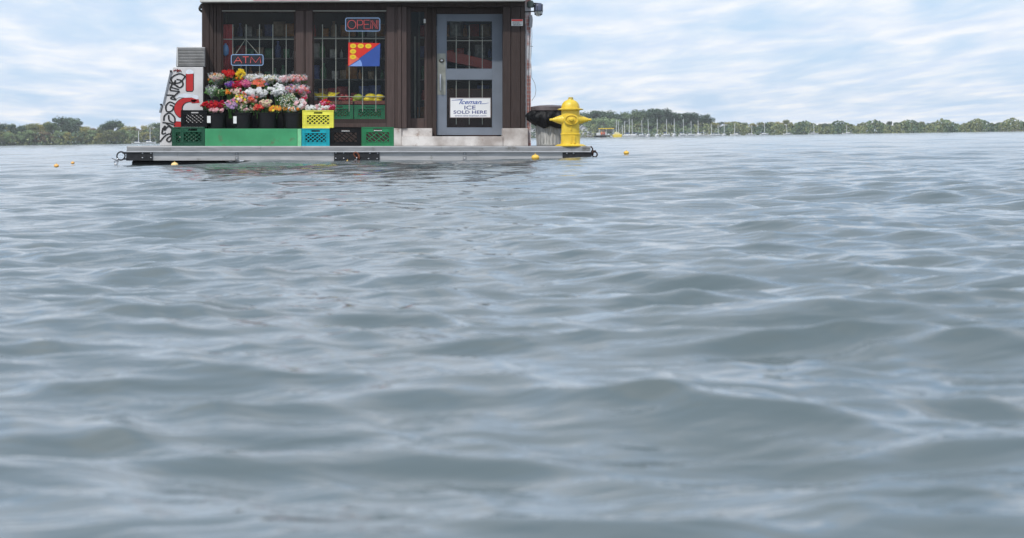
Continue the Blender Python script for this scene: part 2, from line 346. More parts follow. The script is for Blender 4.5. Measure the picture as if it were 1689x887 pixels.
# ------------------------------------------------------------------ shop
YF = 1.25    # facade plane
def shop():
    t = thing('corner_shop', deck_pt(600, 3), 'little corner shop with dark brown board front and barred windows, standing on the dock', 'shop')
    T, B = 3, 211
    # posts and boards of the front
    def grooved(name, px0, px1, q0, q1, cuts, Y0=YF, m_=wood):
        m = MB(); xs = [px0] + cuts + [px1]
        for i, (a, b) in enumerate(zip(xs[:-1], xs[1:])):
            m.pbox(a+.35*(i > 0), b-.35*(i < len(xs)-2), q0, q1, Y0 + (.008 if i % 2 else 0), Y0+.12)
        return build(name, m, m_, t, bevel=.003)
    grooved('corner_post', 333, 365.5, T, 240, [345, 352, 357])
    grooved('mullion', 487.5, 515.5, 17, 203, [501.5, 503.5], m_=wood_l)
    grooved('window_pier', 637.5, 655, 10.9, B, [651.5], m_=wood_l)
    m = MB(); m.pbox(655.3, 662, 10.9, B, YF-.02, YF+.14); m.pbox(662.3, 670.8, 10.9, B, YF+.0, YF+.14); build('corner_trim', m, wood_l, t, bevel=.006)
    grooved('right_pier', 829.5, 866, T+8, B, [842.5, 858.5])
    m = MB(); xs = list(range(333, 866, 22)) + [866]
    for a, b in zip(xs[:-1], xs[1:]): m.pbox(a+.2, b-.2, -45, 16.4 if a < 637 else 10.8, YF+.016, YF+.12)
    build('header_board', m, wood, t, bevel=.003)
    m = MB(); m.pbox(365.8, 637.3, 203.3, 209.5, YF-.0, YF+.12); build('lower_rail', m, wood_l, t, bevel=.003)
    m = MB(); xs = list(range(366, 655, 16)) + [655]
    for a, b in zip(xs[:-1], xs[1:]): m.pbox(a+.4, b-.4, 209.6, 240, YF+.02, YF+.1)
    build('base_board', m, wood, t)
    # plinth with step under the door
    m = MB(); z0 = DZ+.001
    m.box(X(646, YF), X(662, YF), YF-.01, YF+.2, z0, Z(211.3, YF))
    m.box(X(662.1, YF), X(713, YF), YF+.03, YF+.6, Z(224.6, YF), Z(211.3, YF))
    m.box(X(829.5, YF), X(871, YF), YF-.012, YF+.6, z0, Z(211.3, YF))
    m.box(X(662.2, YF), X(829.3, YF), YF-.03, YF+.6, z0, Z(224.7, YF))
    build('plinth', m, plinthm, t, bevel=.006)
    # recess: side light, jamb, head
    YR = YF+.32
    m = MB(); m.pbox(671, 677.5, 11.5, 211.3, YF+.15, YR+.06); m.pbox(700, 704, 11.5, 211.3, YR-.02, YR+.08); m.pbox(677.6, 699.9, 195, 211.2, YR-.03, YR+.07); m.pbox(677.6, 699.9, 11.5, 19, YR-.03, YR+.07)
    build('side_light_frame', m, wood_l, t, bevel=.003)
    m = MB(); m.pbox(704.2, 713, 11.5, 225, YR-.02, YR+.07); m.pbox(713.2, 719.5, 11.5, 225, YR-.05, YR+.07); m.pbox(829.7, 834, 11.5, 225, YF+.13, YR+.07); m.pbox(719.6, 829.6, -40, 22.5, YR-.03, YR+.07); m.pbox(671, 719.4, -40, 11.4, YR-.04, YR+.05)
    build('door_frame', m, wood, t, bevel=.003)
    m = MB(); m.pbox(698.7, 702.2, 31, 38, YR-.05, YR-.021); build('bell_button', m, white, t, bevel=.004)
    sp = MB(); sp.pbox(677.8, 699.8, 19.2, 194.8, YR+.01, YR+.02); pn = build('side_light_pane', sp, paneglass, t)
    m = MB(); m.tube([P(676.5+8, 60, YR+.1), P(676.5+8, 195, YR+.1)], .005); build('bar', m, bar_m, pn)
    # windows
    for (a, b, vb, hb) in ((366, 487, (384, 406, 428, 450, 472), (64.5,)), (516, 637, (532, 554, 576, 598, 620), (63.6, 159.2))):
        wn = MB(); wn.pbox(a, b, 17.2, 18.4, YF-.004, YF+.02); wn2 = build('window', wn, bar_m, t)
        m = MB(); m.pbox(a+.1, a+2.2, 18.5, 198.5, YF+.03, YF+.1); m.pbox(b-2.2, b-.1, 18.5, 198.5, YF+.03, YF+.1); m.pbox(a+2.3, b-2.3, 18.5, 20.5, YF+.03, YF+.1)
        m.pbox(a+.1, b-.1, 196, 203.2, YF+.01, YF+.13); build('frame', m, wood, wn2)
        m = MB(); m.pbox(a+2.2, b-2.2, 20.5, 196, YF+.055, YF+.062); build('pane', m, paneglass, wn2)
        for q in vb: m = MB(); m.tube([P(q, 40, YF+.17), P(q, 184, YF+.17)], .0072); build('bar', m, bar_m, wn2)
        for q in hb: m = MB(); m.tube([P(a, q, YF+.155), P(b, q, YF+.155)], .0068); build('bar', m, bar_m, wn2)
    # door
    YD = YR+.01
    m = MB(); g = ((736, 812.5, 34, 114), (736, 812.5, 130.5, 211))
    m.pbox(720.3, 735.9, 23, 222.5, YD, YD+.05); m.pbox(812.6, 829, 23, 222.5, YD, YD+.05)
    for q0, q1 in ((23, 33.9), (114.1, 130.4), (211.1, 222.5)): m.pbox(736, 812.5, q0, q1, YD+.001, YD+.049)
    d = build('door', m, doorm, t)
    for g0, g1, h0, h1 in g:
        m = MB(); m.pbox(g0, g1, h0, h1, YD+.022, YD+.028); build('pane', m, paneglass, d)
        m = MB()
        for (p, q, r, s) in ((g0, g1, h0, h0+1), (g0, g1, h1-1, h1), (g0, g0+1, h0+1, h1-1), (g1-1, g1, h0+1, h1-1)): m.pbox(p, q, r, s, YD+.004, YD+.02)
        build('glazing_bead', m, doorm, d)
    for q in (752.5, 774, 795.5): m = MB(); m.tube([P(q, 42, YD+.07), P(q, 205, YD+.07)], .0066); build('bar', m, bar_m, d)
    m = MB(); m.tube([P(736, 67, YD+.06), P(812, 67, YD+.06)], .006); build('bar', m, bar_m, d)
    brass = mat('worn_brass_plate', (.30, .30, .26), .45, .5, var=.2)
    m = MB(); m.pbox(721, 735, 88, 156, YD-.004, YD-.0005); hp = build('push_plate', m, brass, d)
    m = MB(); m.lathe([(.048, 0), (.046, .012), (.03, .016), (.03, .03), (.01, .032)], P(728.5, 99.7, YD-.004), 'y', 20, sy=.78); lk = build('lock', m, mat('lock_dark', (.10, .09, .07), .4, .6), d, smooth=True)
    m = MB(); m.lathe([(.022, .034), (.020, .04), (.01, .041)], P(728.5, 99.7, YD-.004), 'y', 14, sy=.78); build('keyhole_plate', m, steel, lk, smooth=True)
    m = MB(); m.tube([P(726.5, 123.5, YD-.005), P(726.5, 123.5, YD-.06), P(726.3, 128, YD-.065), P(726.3, 144, YD-.065), P(726.5, 148, YD-.06), P(726.5, 148, YD-.005)], .017, 8)
    build('handle', m, steel, d, smooth=True)
    # body: brick side and back walls, floor, ceiling
    bm = bpy.data.materials.new('painted_brick'); bm.use_nodes = True; tt = bm.node_tree; b = tt.nodes['Principled BSDF']; b.inputs['Roughness'].default_value = .85
    co = tt.nodes.new('ShaderNodeTexCoord'); sx = tt.nodes.new('ShaderNodeSeparateXYZ'); tt.links.new(co.outputs['Object'], sx.inputs[0])
    ad = tt.nodes.new('ShaderNodeMath'); ad.operation = 'ADD'; tt.links.new(sx.outputs[0], ad.inputs[0]); tt.links.new(sx.outputs[1], ad.inputs[1])
    cb = tt.nodes.new('ShaderNodeCombineXYZ'); tt.links.new(ad.outputs[0], cb.inputs[0]); tt.links.new(sx.outputs[2], cb.inputs[1])
    br = tt.nodes.new('ShaderNodeTexBrick'); br.inputs['Scale'].default_value = 1; br.inputs['Brick Width'].default_value = .21; br.inputs['Row Height'].default_value = .068; br.inputs['Mortar Size'].default_value = .006
    br.inputs['Color1'].default_value = (.36, .15, .13, 1); br.inputs['Color2'].default_value = (.44, .22, .19, 1); br.inputs['Mortar'].default_value = (.45, .42, .4, 1); tt.links.new(cb.outputs[0], br.inputs['Vector'])
    nz = tt.nodes.new('ShaderNodeTexNoise'); nz.inputs['Scale'].default_value = 1.9; nz.inputs['Detail'].default_value = 6; tt.links.new(co.outputs['Object'], nz.inputs['Vector'])
    rp = tt.nodes.new('ShaderNodeValToRGB'); rp.color_ramp.elements[0].position = .50; rp.color_ramp.elements[1].position = .57; tt.links.new(nz.outputs['Fac'], rp.inputs[0])
    mi = tt.nodes.new('ShaderNodeMix'); mi.data_type = 'RGBA'; tt.links.new(rp.outputs[0], mi.inputs[0]); tt.links.new(br.outputs['Color'], mi.inputs[6]); mi.inputs[7].default_value = (.62, .62, .64, 1); tt.links.new(mi.outputs[2], b.inputs['Base Color'])
    bp = tt.nodes.new('ShaderNodeBump'); bp.inputs['Strength'].default_value = .8; bp.inputs['Distance'].default_value = .01; bp.invert = True; tt.links.new(br.outputs['Fac'], bp.inputs['Height']); tt.links.new(bp.outputs[0], b.inputs['Normal'])
    xl, xr = X(336, YF), X(876, YF); yb = 4.4; top = Z(-60, YF)
    m = MB(); m.box(X(866.4, YF), xr, YF+.05, yb, DZ+.001, top); build('brick_side_wall', m, bm, t)
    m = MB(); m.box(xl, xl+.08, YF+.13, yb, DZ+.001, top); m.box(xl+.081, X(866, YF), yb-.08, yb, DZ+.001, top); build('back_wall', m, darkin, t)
    m = MB(); m.box(xl+.09, X(866, YF), YF+.4, yb-.09, DZ+.002, DZ+.03); build('floor', m, mat('shop_floor', (.12, .09, .08), .5), t)
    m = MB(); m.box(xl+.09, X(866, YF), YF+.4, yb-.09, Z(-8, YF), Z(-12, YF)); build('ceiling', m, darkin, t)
    m = MB(); m.box(X(330, YF), X(878, YF), YF-.1, yb+.1, top, top+.12); build('roof', m, mat('roof_felt', (.05, .05, .05), .9), t)
    # sign box over the front, bottom edge just in the picture
    YS = YF-.34
    m = MB(); m.prism([(X(329.5, YS), Z(3.0, YS)), (X(866.5, YS), Z(.9, YS)), (X(866.5, YS), Z(-62, YS)), (X(329.5, YS), Z(-62, YS))], YS, YF-.002); fs_ = build('sign_box', m, mat('sign_face', (.62, .61, .58), .5, var=.08), t, bevel=.006)
    m = MB(); m.prism([(X(418, YS), Z(1.2, YS)), (X(560, YS), Z(.5, YS)), (X(560, YS), Z(-40, YS)), (X(418, YS), Z(-40, YS))], YS-.004, YS-.001); build('sign_panel', m, mat('pink_sign_print', (.6, .36, .38), .5), fs_)
    m = MB(); m.tube([P(329, 13, YF), P(329.5, 16, YF+.05), P(333, 19, YF+.1)], .02); m.tube([P(334, 7, YF+.05), P(330, 13, YF+.03)], .03); build('roof_hook', m, black, t)
    m = MB(); m.tube([P(876.5, 33, YF+.1), P(877.5, 60, YF+.1), P(875.5, 100, YF+.1), P(877, 128, YF+.1), P(882, 137, YF+.1), P(884, 148, YF+.1), P(882.5, 158, YF+.1), P(877, 166, YF+.1)], .0035, 5)
    m.tube([P(872, 28, YF+.03), P(873, 60, YF+.03), P(871.5, 120, YF+.03), P(873, 180, YF+.03), P(872, 205, YF+.03)], .005, 5); m.tube([P(874, 76, YF), P(879, 76.5, YF)], .004, 5)
    build('cable', m, rope_m, t)
    m = MB(); m.tube([P(867.6, 40, YF+.03), P(867.9, 212, YF+.03)], .011, 6); m.tube([P(874.8, 25, YF+.03), P(876, 32, YF+.03), P(875, 45, YF+.03)], .03, 8); build('conduit', m, mat('conduit_grey', (.3, .3, .32), .5), t, smooth=True)
shop()

def signs():
    Yn = YF+.11
    LET = {'O': [[(.5+.5*math.cos(a), .5+.5*math.sin(a)) for a in [i*math.pi/9 for i in range(19)]]], 'P': [[(0, 0), (0, 1), (.75, 1), (1, .85), (1, .6), (.75, .45), (0, .45)]],
           'E': [[(1, 0), (0, 0), (0, 1), (1, 1)], [(0, .52), (.85, .52)]], 'N': [[(0, 0), (0, 1), (1, 0), (1, 1)]], 'A': [[(0, 0), (.5, 1), (1, 0)], [(.2, .38), (.8, .38)]],
           'T': [[(0, 1), (1, 1)], [(.5, 1), (.5, 0)]], 'M': [[(0, 0), (.08, 1), (.5, .1), (.92, 1), (1, 0)]]}
    def neon(name, x0, x1, y0, y1, letters, lab, backing):
        t = thing(name, P((x0+x1)/2, y1, Yn), lab, 'neon sign')
        rr = 3.0; pts = []
        for cx, cy, a0 in ((x1-rr, y0+rr, -90), (x1-rr, y1-rr, 0), (x0+rr, y1-rr, 90), (x0+rr, y0+rr, 180)):
            for k in range(5): a = R(a0 + k*22.5); pts.append(P(cx+rr*math.cos(a), cy+rr*math.sin(a), Yn))
        m = MB(); m.tube(pts, .007, 6, closed=True); build('outline_tube', m, neon_blue, t)
        for ch, a, b in letters:
            m = MB()
            for st in LET[ch]:
                if ch in 'N': 
                    for dx in (0, 2.6): m.tube([P(a+dx+(b-2.6-a)*q[0], y1-3.6-(y1-y0-7.2)*q[1], Yn) for q in st], .0055, 5)
                elif ch in 'EOP' and False: pass
                else: m.tube([P(a+(b-a)*q[0], y1-3.6-(y1-y0-7.2)*q[1], Yn) for q in st], .0058, 5)
            build('letter_tube', m, neon_red, t)
        m = MB(); m.pbox(x0+1, x1-1, y0+1, y1-1, Yn+.014, Yn+.02); build('backing_plate', m, backing, t)
        return t
    nb = mat('dark_backing', (.012, .014, .03), .4)
    neon('open_sign', 570, 626.5, 29.5, 51, (('O', 573.5, 587), ('P', 589.5, 598.5), ('E', 600.5, 609.5), ('N', 611.5, 623.5)), 'neon sign reading OPEN in thin red letters within a blue outline, inside the right window', nb)
    a = neon('atm_sign', 381.5, 434, 90, 107.5, (('A', 386, 399), ('T', 400.5, 410), ('M', 413, 430)), 'neon sign reading ATM in red letters, hung on two wires in the left window', nb)
    m = MB(); m.tube([P(388, 90, Yn), P(405, 64.5, Yn+.02), P(427, 90, Yn)], .006, 5); build('hanging_wire', m, bar_m, a)
    # red and blue card
    Yc = YF+.05
    t = thing('window_card', P(600, 109, Yc), 'red and blue card with five yellow dots, in the right window below the OPEN sign', 'card')
    m = MB(); m.pprism([(574, 109), (627, 71), (574.5, 70)], Yc, Yc+.003); build('red_half', m, redp, t)
    m = MB(); m.pprism([(574.3, 109.3), (626, 109), (627.3, 71.2)], Yc, Yc+.003); build('blue_half', m, bluep, t)
    m = MB(); m.pprism([(576.5, 108.8)] + [(575+22.5*math.cos(a), 109-19.5*math.sin(a)) for a in [0, .15, .3, .45, .58]] , Yc-.0015, Yc-.0005); build('quarter_disc', m, paleblue, t)
    m = MB(); m.pprism([(575.5, 108.3)] + [(575+22.5*math.cos(a), 109-19.5*math.sin(a)) for a in [.66, .8, .95, 1.1, 1.25, 1.4, 1.5]], Yc-.0015, Yc-.0005); build('quarter_disc', m, mat('salmon_print', (.75, .14, .08), .5), t)
    for a, b in ((582.5, 75.6), (595, 75.6), (607.5, 75.8), (582.3, 84.6), (582.2, 93.6)):
        m = MB(); m.disc(a, b, 5.2, 3.8, Yc-.004, Yc-.002); dt = build('yellow_dot', m, yelp, t)
        m = MB(); m.disc(a, b, 2.4, 1.6, Yc-.0055, Yc-.0045); build('dot_centre', m, olivep, dt)
    # ice sign on the door
    Yi = YF+.31
    t = thing('ice_sign', P(776, 193, Yi), 'white framed sign reading Iceman ICE SOLD HERE in blue, on the lower door glass', 'sign')
    m = MB(); m.pbox(743, 808.5, 161.8, 193, Yi, Yi+.006); build('panel', m, mat('sign_white', (.80, .80, .80), .4, var=.03), t)
    m = MB()
    for q in ((742, 809.5, 160.8, 161.8), (742, 809.5, 193, 194), (742, 743, 161.8, 193), (808.5, 809.5, 161.8, 193)): m.pbox(*q, Yi-.004, Yi+.008)
    build('frame', m, mat('sign_frame', (.35, .3, .3), .5), t)
    m = MB()
    m.add(*text_faces('Iceman', 757, 794.5, 164.2, 171.6, Yi-.002, shear=.45, bold=.012)); m.pprism([(745, 165.5), (745, 165), (758, 163.8), (764, 163.8), (763, 164.8), (757, 165)], Yi-.003, Yi-.001); m.pprism([(793, 170.6), (800, 170.4), (806, 169.2), (806, 169.6), (800, 171.1), (793, 171.3)], Yi-.003, Yi-.001)
    build('lettering', m, bluep, t)
    m = MB(); m.add(*text_faces('ICE', 766, 784.5, 174, 180.4, Yi-.002, bold=.012)); m.add(*text_faces('SOLD HERE', 748, 803, 182, 187.4, Yi-.002, bold=.012)); m.add(*text_faces('www.the-iceman.com', 750, 802, 189.2, 191.8, Yi-.002, bold=.006)); build('lettering', m, navy, t)
    # small notice on right pier
    Yi = YF-.012
    t = thing('warning_notice', P(853, 42, Yi), 'small white notice with a red top band on the brown pier by the door', 'notice')
    m = MB(); m.pbox(843.6, 862.4, 31.5, 42.5, Yi, Yi+.006); build('panel', m, white, t)
    m = MB(); m.pbox(844, 862, 31.8, 34.6, Yi-.003, Yi-.001); build('red_band', m, redp, t)
    m = MB(); 
    for q, a, b in ((35.6, 846, 861), (37.4, 845, 857), (39.2, 846, 861), (40.8, 846, 859)):
        x = a
        while x < b: l = random.uniform(1.0, 2.6); m.pbox(x, min(b, x+l), q, q+.8, Yi-.003, Yi-.001); x += l+.6
    build('text_lines', m, black, t)
signs()

def wall_lamp():
    Yl = YF+.02
    t = thing('wall_lamp', P(880, 18, Yl), 'caged outdoor lamp on a black arm at the top right corner of the shop', 'lamp')
    m = MB(); m.tube([P(866, 19.3, Yl), P(882, 18.4, Yl)], .011); build('arm', m, blackm, t); m = MB(); m.tube([P(877, 5, Yl), P(893, 6, Yl)], .012); build('arm', m, blackm, t)
    m = MB(); m.lathe([(.045, -.03), (.06, -.02), (.06, .05), (.04, .085), (.03, .09)], P(875, 9.5, Yl), 'z', 16); build('junction_box', m, mat('lamp_green_grey', (.09, .11, .10), .5, .3), t, smooth=True)
    m = MB(); m.lathe([(.062, -.07), (.075, -.06), (.078, -.0), (.07, .045), (.045, .07), (.02, .075)], P(888, 12, Yl), 'z', 20); build('housing', m, mat('lamp_blue_grey', (.10, .11, .16), .35, .5), t, smooth=True)
    m = MB(); m.lathe([(.01, -.085), (.035, -.08), (.05, -.05), (.052, .0)], P(888, 18.5, Yl), 'z', 16); build('glass', m, lampglass, t, smooth=True)
    m = MB(); c = P(888, 18, Yl)
    for k in range(6):
        a = k*math.pi/3+.3; m.tube([c + Vector((math.cos(a)*.078, math.sin(a)*.078, .12)), c + Vector((math.cos(a)*.078, math.sin(a)*.078, 0)), c + Vector((math.cos(a)*.065, math.sin(a)*.065, -.06)), c + Vector((math.cos(a)*.02, math.sin(a)*.02, -.085))], .0045, 5)
    m.ring(c + Vector((0, 0, .0)), .078, .0045, (0, 0, 1)); m.ring(c + Vector((0, 0, -.055)), .066, .0045, (0, 0, 1)); build('cage', m, blackm, t)
wall_lamp()

# ------------------------------------------------------------------ ice freezer
def freezer():
    Y0, Y1 = 1.0, 1.85
    t = thing('ice_freezer', deck_pt(300, 1.4), 'white slant-fronted ice freezer covered in black graffiti, at the left wall of the shop', 'freezer')
    fw = mat('freezer_white', (.62, .60, .60), .45, var=.12, scale=3, col2=(.72, .70, .70), grime=((.36, .33, .31), .60, 6))
    m = MB(); m.pprism([(263.5, 240), (335, 240), (335, 110.5), (285.5, 110.5), (264.5, 190)], Y0, Y1); build('cabinet', m, fw, t, bevel=.008)
    m = MB(); m.pprism([(290.5, 109.8), (338, 109.8), (338, 77.5), (291.5, 77.5)], Y0+.03, Y1-.05); v_ = build('vent_housing', m, mat('vent_grey', (.30, .29, .28), .5, .2, var=.2), t)
    m = MB()
    for i in range(11):
        q = 81+i*2.5; z = Z(q, Y0); m.add([(X(294, Y0), Y0+.028, z), (X(337, Y0), Y0+.028, z), (X(337, Y0), Y0-.004, z-.014), (X(294, Y0), Y0-.004, z-.014), (X(294, Y0), Y0+.028, z-.006), (X(337, Y0), Y0+.028, z-.006)], [(0, 3, 2, 1), (3, 4, 5, 2)])
    m.pbox(291.5, 293.7, 78, 109, Y0-.006, Y0+.028); m.pbox(293.8, 337.5, 78, 79.6, Y0-.006, Y0+.028)
    build('slats', m, mat('slat_grey', (.55, .54, .53), .5, .1), v_)
    m = MB(); m.pprism([(268.3, 171), (270.5, 172), (283.4, 117), (280.8, 115.5)], Y0-.02, Y1-.05); m.pprism([(262, 185.5), (264.4, 185.5), (268.2, 172.5), (265.8, 171.5)], Y0-.02, Y1-.05); build('door_edge', m, mat('freezer_door_grey', (.25, .26, .28), .4, .3), t)
    m = MB(); m.pbox(280, 283.6, 115.5, 118.5, Y0-.03, Y0-.021); build('hinge', m, blackm, t); m = MB(); m.pbox(263.8, 267.5, 171, 173.6, Y0-.03, Y0-.021); build('hinge', m, blackm, t)
    Yd = Y0-.003
    # painted letters I C E with snow
    def el(cx, cy, rx, ry, a0, a1, n=18): return [(cx+rx*math.cos(R(a0+(a1-a0)*i/n)), cy-ry*math.sin(R(a0+(a1-a0)*i/n))) for i in range(n+1)]
    def outlined(poly, m_, nm):
        cx = sum(p[0] for p in poly)/len(poly); cy = sum(p[1] for p in poly)/len(poly)
        m = MB(); m.pprism(poly, Yd, Yd+.002); o = build(nm, m, m_, t); return o
    snow = mat('snow_print', (.70, .74, .80), .5, var=.1)
    m = MB(); m.pprism([(306.2, 149), (308, 151.3), (317.5, 151.3), (319.8, 148), (319.8, 119), (306.2, 119)], Yd-.0005, Yd+.001); build('letter_outline', m, blackpaint, t)
    outl = [(307.2, 148), (308.6, 150), (317, 150), (318.6, 147.5), (318.6, 119.5), (307.2, 119.5)]
    m = MB(); m.pprism(outl, Yd-.002, Yd-.001); build('painted_letter', m, red, t)
    m = MB(); m.pprism([(306, 121), (310, 122), (319.6, 121), (319, 117.5), (315, 114.5), (310, 114.5), (307, 117)], Yd-.0035, Yd-.0025); build('painted_snow', m, snow, t)
    def band(cx, cy, rx, ry, wx, wy, a0, a1, d0, d1, mm, nm, n=16):
        m = MB(); 
        for i in range(n):
            b0 = a0+(a1-a0)*i/n; b1 = a0+(a1-a0)*(i+1)/n
            q = [(cx+(rx-wx)*math.cos(R(b0)), cy-(ry-wy)*math.sin(R(b0))), (cx+rx*math.cos(R(b0)), cy-ry*math.sin(R(b0))), (cx+rx*math.cos(R(b1)), cy-ry*math.sin(R(b1))), (cx+(rx-wx)*math.cos(R(b1)), cy-(ry-wy)*math.sin(R(b1)))]
            m.pprism(q, d0, d1)
        return build(nm, m, mm, t)
    band(313, 179, 26.5, 20, 15, 9.5, 55, 232, Yd-.0005, Yd+.001, blackpaint, 'letter_outline'); band(313, 179, 25.5, 19, 12, 7.4, 56, 230, Yd-.002, Yd-.001, red, 'painted_letter')
    m = MB(); m.pprism([(290, 163), (295, 160), (306, 161), (316, 160.5), (324, 163.5), (328, 163), (327, 158), (318, 155), (305, 154), (295, 156)], Yd-.0035, Yd-.0025); build('painted_snow', m, snow, t)
    m = MB(); m.pprism([(316, 170), (329, 169.5), (328, 164.5), (315, 164)], Yd-.002, Yd-.001); build('painted_letter', m, red, t)
    m = MB(); m.pprism([(286.6, 209), (300, 209), (300, 201), (292, 198.5), (287, 201)], Yd-.002, Yd-.001); build('painted_letter', m, red, t)
    m = MB(); m.pprism([(288, 199.5), (300, 200.5), (300, 195), (292, 194)], Yd-.0035, Yd-.0025); build('painted_snow', m, snow, t)
    S = [[(345,95),(300,72),(240,90),(205,125),(222,165),(290,165),(345,110),(345,92)], [(262,130),(315,145),(327,190),(290,217),(243,182),(250,140)], [(178,160),(225,180),(278,205)], [(215,180),(193,240),(245,252),(292,258)], [(210,215),(285,238)],
         [(158,295),(230,300),(198,330),(255,342),(232,312),(292,258)], [(245,390),(190,368),(150,410),(160,465),(212,458),(228,415),(190,398)], [(128,562),(136,510),(188,482),(240,530),(238,585),(186,560),(178,505)], [(115,582),(180,590),(245,612)],
         [(108,690),(122,645),(142,618),(135,665),(172,622),(212,650),(200,702)], [(88,782),(140,722),(190,700),(212,742),(188,782),(158,768),(172,740),(206,722)], [(118,640),(110,700),(150,690)], [(150,590),(225,640)]]
    m = MB()
    for s_ in S:
        pts = [(250+a/6.335, 110+b/6.335) for a, b in s_]
        # rounded stroke: Catmull-Rom
        out = []
        for i in range(len(pts)-1):
            p0 = pts[max(i-1, 0)]; p1 = pts[i]; p2 = pts[i+1]; p3 = pts[min(i+2, len(pts)-1)]
            for k in range(4):
                u_ = k/4; out.append(tuple(.5*((2*p1[j])+(-p0[j]+p2[j])*u_+(2*p0[j]-5*p1[j]+4*p2[j]-p3[j])*u_*u_+(-p0[j]+3*p1[j]-3*p2[j]+p3[j])*u_**3) for j in range(2)))
        out.append(pts[-1])
        for i, (a, b) in enumerate(zip(out[:-1], out[1:])):
            dx, dy = b[0]-a[0], b[1]-a[1]; l = math.hypot(dx, dy) or 1; nx, ny = -dy/l*1.35, dx/l*1.0; ex, ey = dx/l*.25, dy/l*.25
            m.pprism([(a[0]-nx-ex, a[1]-ny-ey), (a[0]+nx-ex, a[1]+ny-ey), (b[0]+nx+ex, b[1]+ny+ey), (b[0]-nx+ex, b[1]-ny+ey)][::1], Yd-.0045-.00002*i, Yd-.0038)
    build('graffiti', m, blackpaint, t)
    m = MB(); 
    for s_ in ([(286, 117), (290, 115), (294, 117.5), (291, 118.5)], [(292, 114), (296, 117), (294, 118.5)], [(296, 114.5), (299, 118)]):
        m.tube([P(a, b, Yd-.003) for a, b in s_], .009, 5)
    build('graffiti', m, mat('dark_red_paint', (.2, .02, .02), .5), t)
freezer()

# ------------------------------------------------------------------ crates
def crate(col, name, loc, w, d, h, label, rows=3, group='milk crates along the shop front', mark=False, diag=False):
    m_ = mat(name, col, .5, var=.12, scale=5, spec=.5 if max(col) > .05 else .22)
    t = thing('milk_crate', loc, label, 'crate', group)
    body = MB(); lat = MB(); th = .012
    def wall(L_, tf, front):
        def bx(x0, x1, z0, z1, o0=0.0, o1=th):
            vs = [tf(a, o, z) for a, o, z in ((x0,o0,z0),(x1,o0,z0),(x1,o1,z0),(x0,o1,z0),(x0,o0,z1),(x1,o0,z1),(x1,o1,z1),(x0,o1,z1))]
            body.add(vs, [(0,3,2,1),(4,5,6,7),(0,1,5,4),(1,2,6,5),(2,3,7,6),(3,0,4,7)])
        s = L_*.13; zb = h*.22; zt = h*.74; c = L_/2
        bx(0, L_, 0, zb); bx(0, L_, h-.028, h); bx(0, s, zb, h-.028); bx(L_-s, L_, zb, h-.028); bx(s, c-.072, zt, h-.028); bx(c+.072, L_-s, zt, h-.028); bx(c-.072, c+.072, zt, zt+.022)
        bx(0, L_, h-.012, h+.001, -.008, -.0005); bx(0, L_, .0, .012, -.008, -.0005); bx(0, L_, zb-.006, zb+.004, -.006, -.0005); bx(s*.3, L_-s*.3, zt+.0, zt+.006, -.005, -.0005)
        for a in (0, s*.55, s-.008, L_-s, L_-s*.55-.008, L_-.008): bx(a, a+.008, .0125, h-.0125, -.0075, -.0005)
        if front:
            for a in (L_*.33, L_*.5, L_*.67): bx(a, a+.005, .0125, zb-.007, -.004, -.0005)
        # diagonal lattice clipped to the opening
        x0, x1, z0, z1 = s, L_-s, zb, zt; st = (z1-z0)/2.6
        for sg in ((1, -1) if not diag else (-1, 1)):
            k = x0 - (z1-z0); 
            while k < x1+(z1-z0):
                a, za, b, zb_ = k, (z0 if sg > 0 else z1), k+(z1-z0)*1.25, (z1 if sg > 0 else z0)
                # clip
                def at(xx): return za+(zb_-za)*(xx-a)/(b-a)
                A_, B_ = max(a, x0), min(b, x1)
                if B_-A_ > .004: lat.tube([tf(A_, th/2 + sg*.001, at(A_)), tf(B_, th/2 + sg*.001, at(B_))], .0068, 4)
                k += st*1.25*(1 if not (diag and sg > 0) else 2)
    x0 = loc.x-w/2; y0 = loc.y
    z_ = loc.z
    wall(w, lambda a, o, z: Vector((x0+a, y0+o, z_+z)), True)
    wall(w, lambda a, o, z: Vector((x0+a, y0+d-o, z_+z)), False)
    wall(d-2*th, lambda a, o, z: Vector((x0+o, y0+th+a, z_+z)), False)
    wall(d-2*th, lambda a, o, z: Vector((x0+w-o, y0+th+a, z_+z)), False)
    body.box(x0+th, x0+w-th, y0+th, y0+d-th, z_+.004, z_+.012)
    build('body', body, m_, t); build('lattice', lat, m_, t)
    if mark:
        m = MB(); x = x0+w*.38
        while x < x0+w*.62: l = random.uniform(.008, .02); m.box(x, x+l, y0-.0095, y0-.0085, z_+h*.80, z_+h*.845); x += l+.005
        build('white_stamp', m, white, t)
    return t
YC = .22
zc = DZ+.0015
def cr_at(px0, px1, py_top, py_bot, col, name, label, Y=YC, **k):
    z = zc if py_bot > 235 else Z(py_bot, Y)
    return crate(col, name, Vector((X((px0+px1)/2, Y), Y, z)), X(px1, Y)-X(px0, Y), .36, Z(py_top, Y)-z, label, **k)
cr_at(298.3, 337.3, 209.5, 240, (.008, .085, .042), 'dark_green_plastic', 'dark green crate on the dock under the small black crate, left of the green board')
cr_at(284, 330, 209.7, 240, (.008, .085, .042), 'dark_green_plastic', 'dark green crate half hidden behind another, standing before the graffiti freezer', Y=YC+.4)
cr_at(299, 341, 181.5, 209, (.008, .008, .009), 'black_crate_plastic', 'small black crate on top of the dark green crate, before the graffiti freezer', Y=YC+.01)
cr_at(497.6, 543.5, 211.8, 240, (.0, .36, .43), 'teal_plastic', 'teal crate on the dock under the yellow crate')
cr_at(544.2, 595, 210.5, 240, (.008, .008, .009), 'black_crate_plastic', 'black crate on the dock between the teal and the green crates', mark=True, diag=True)
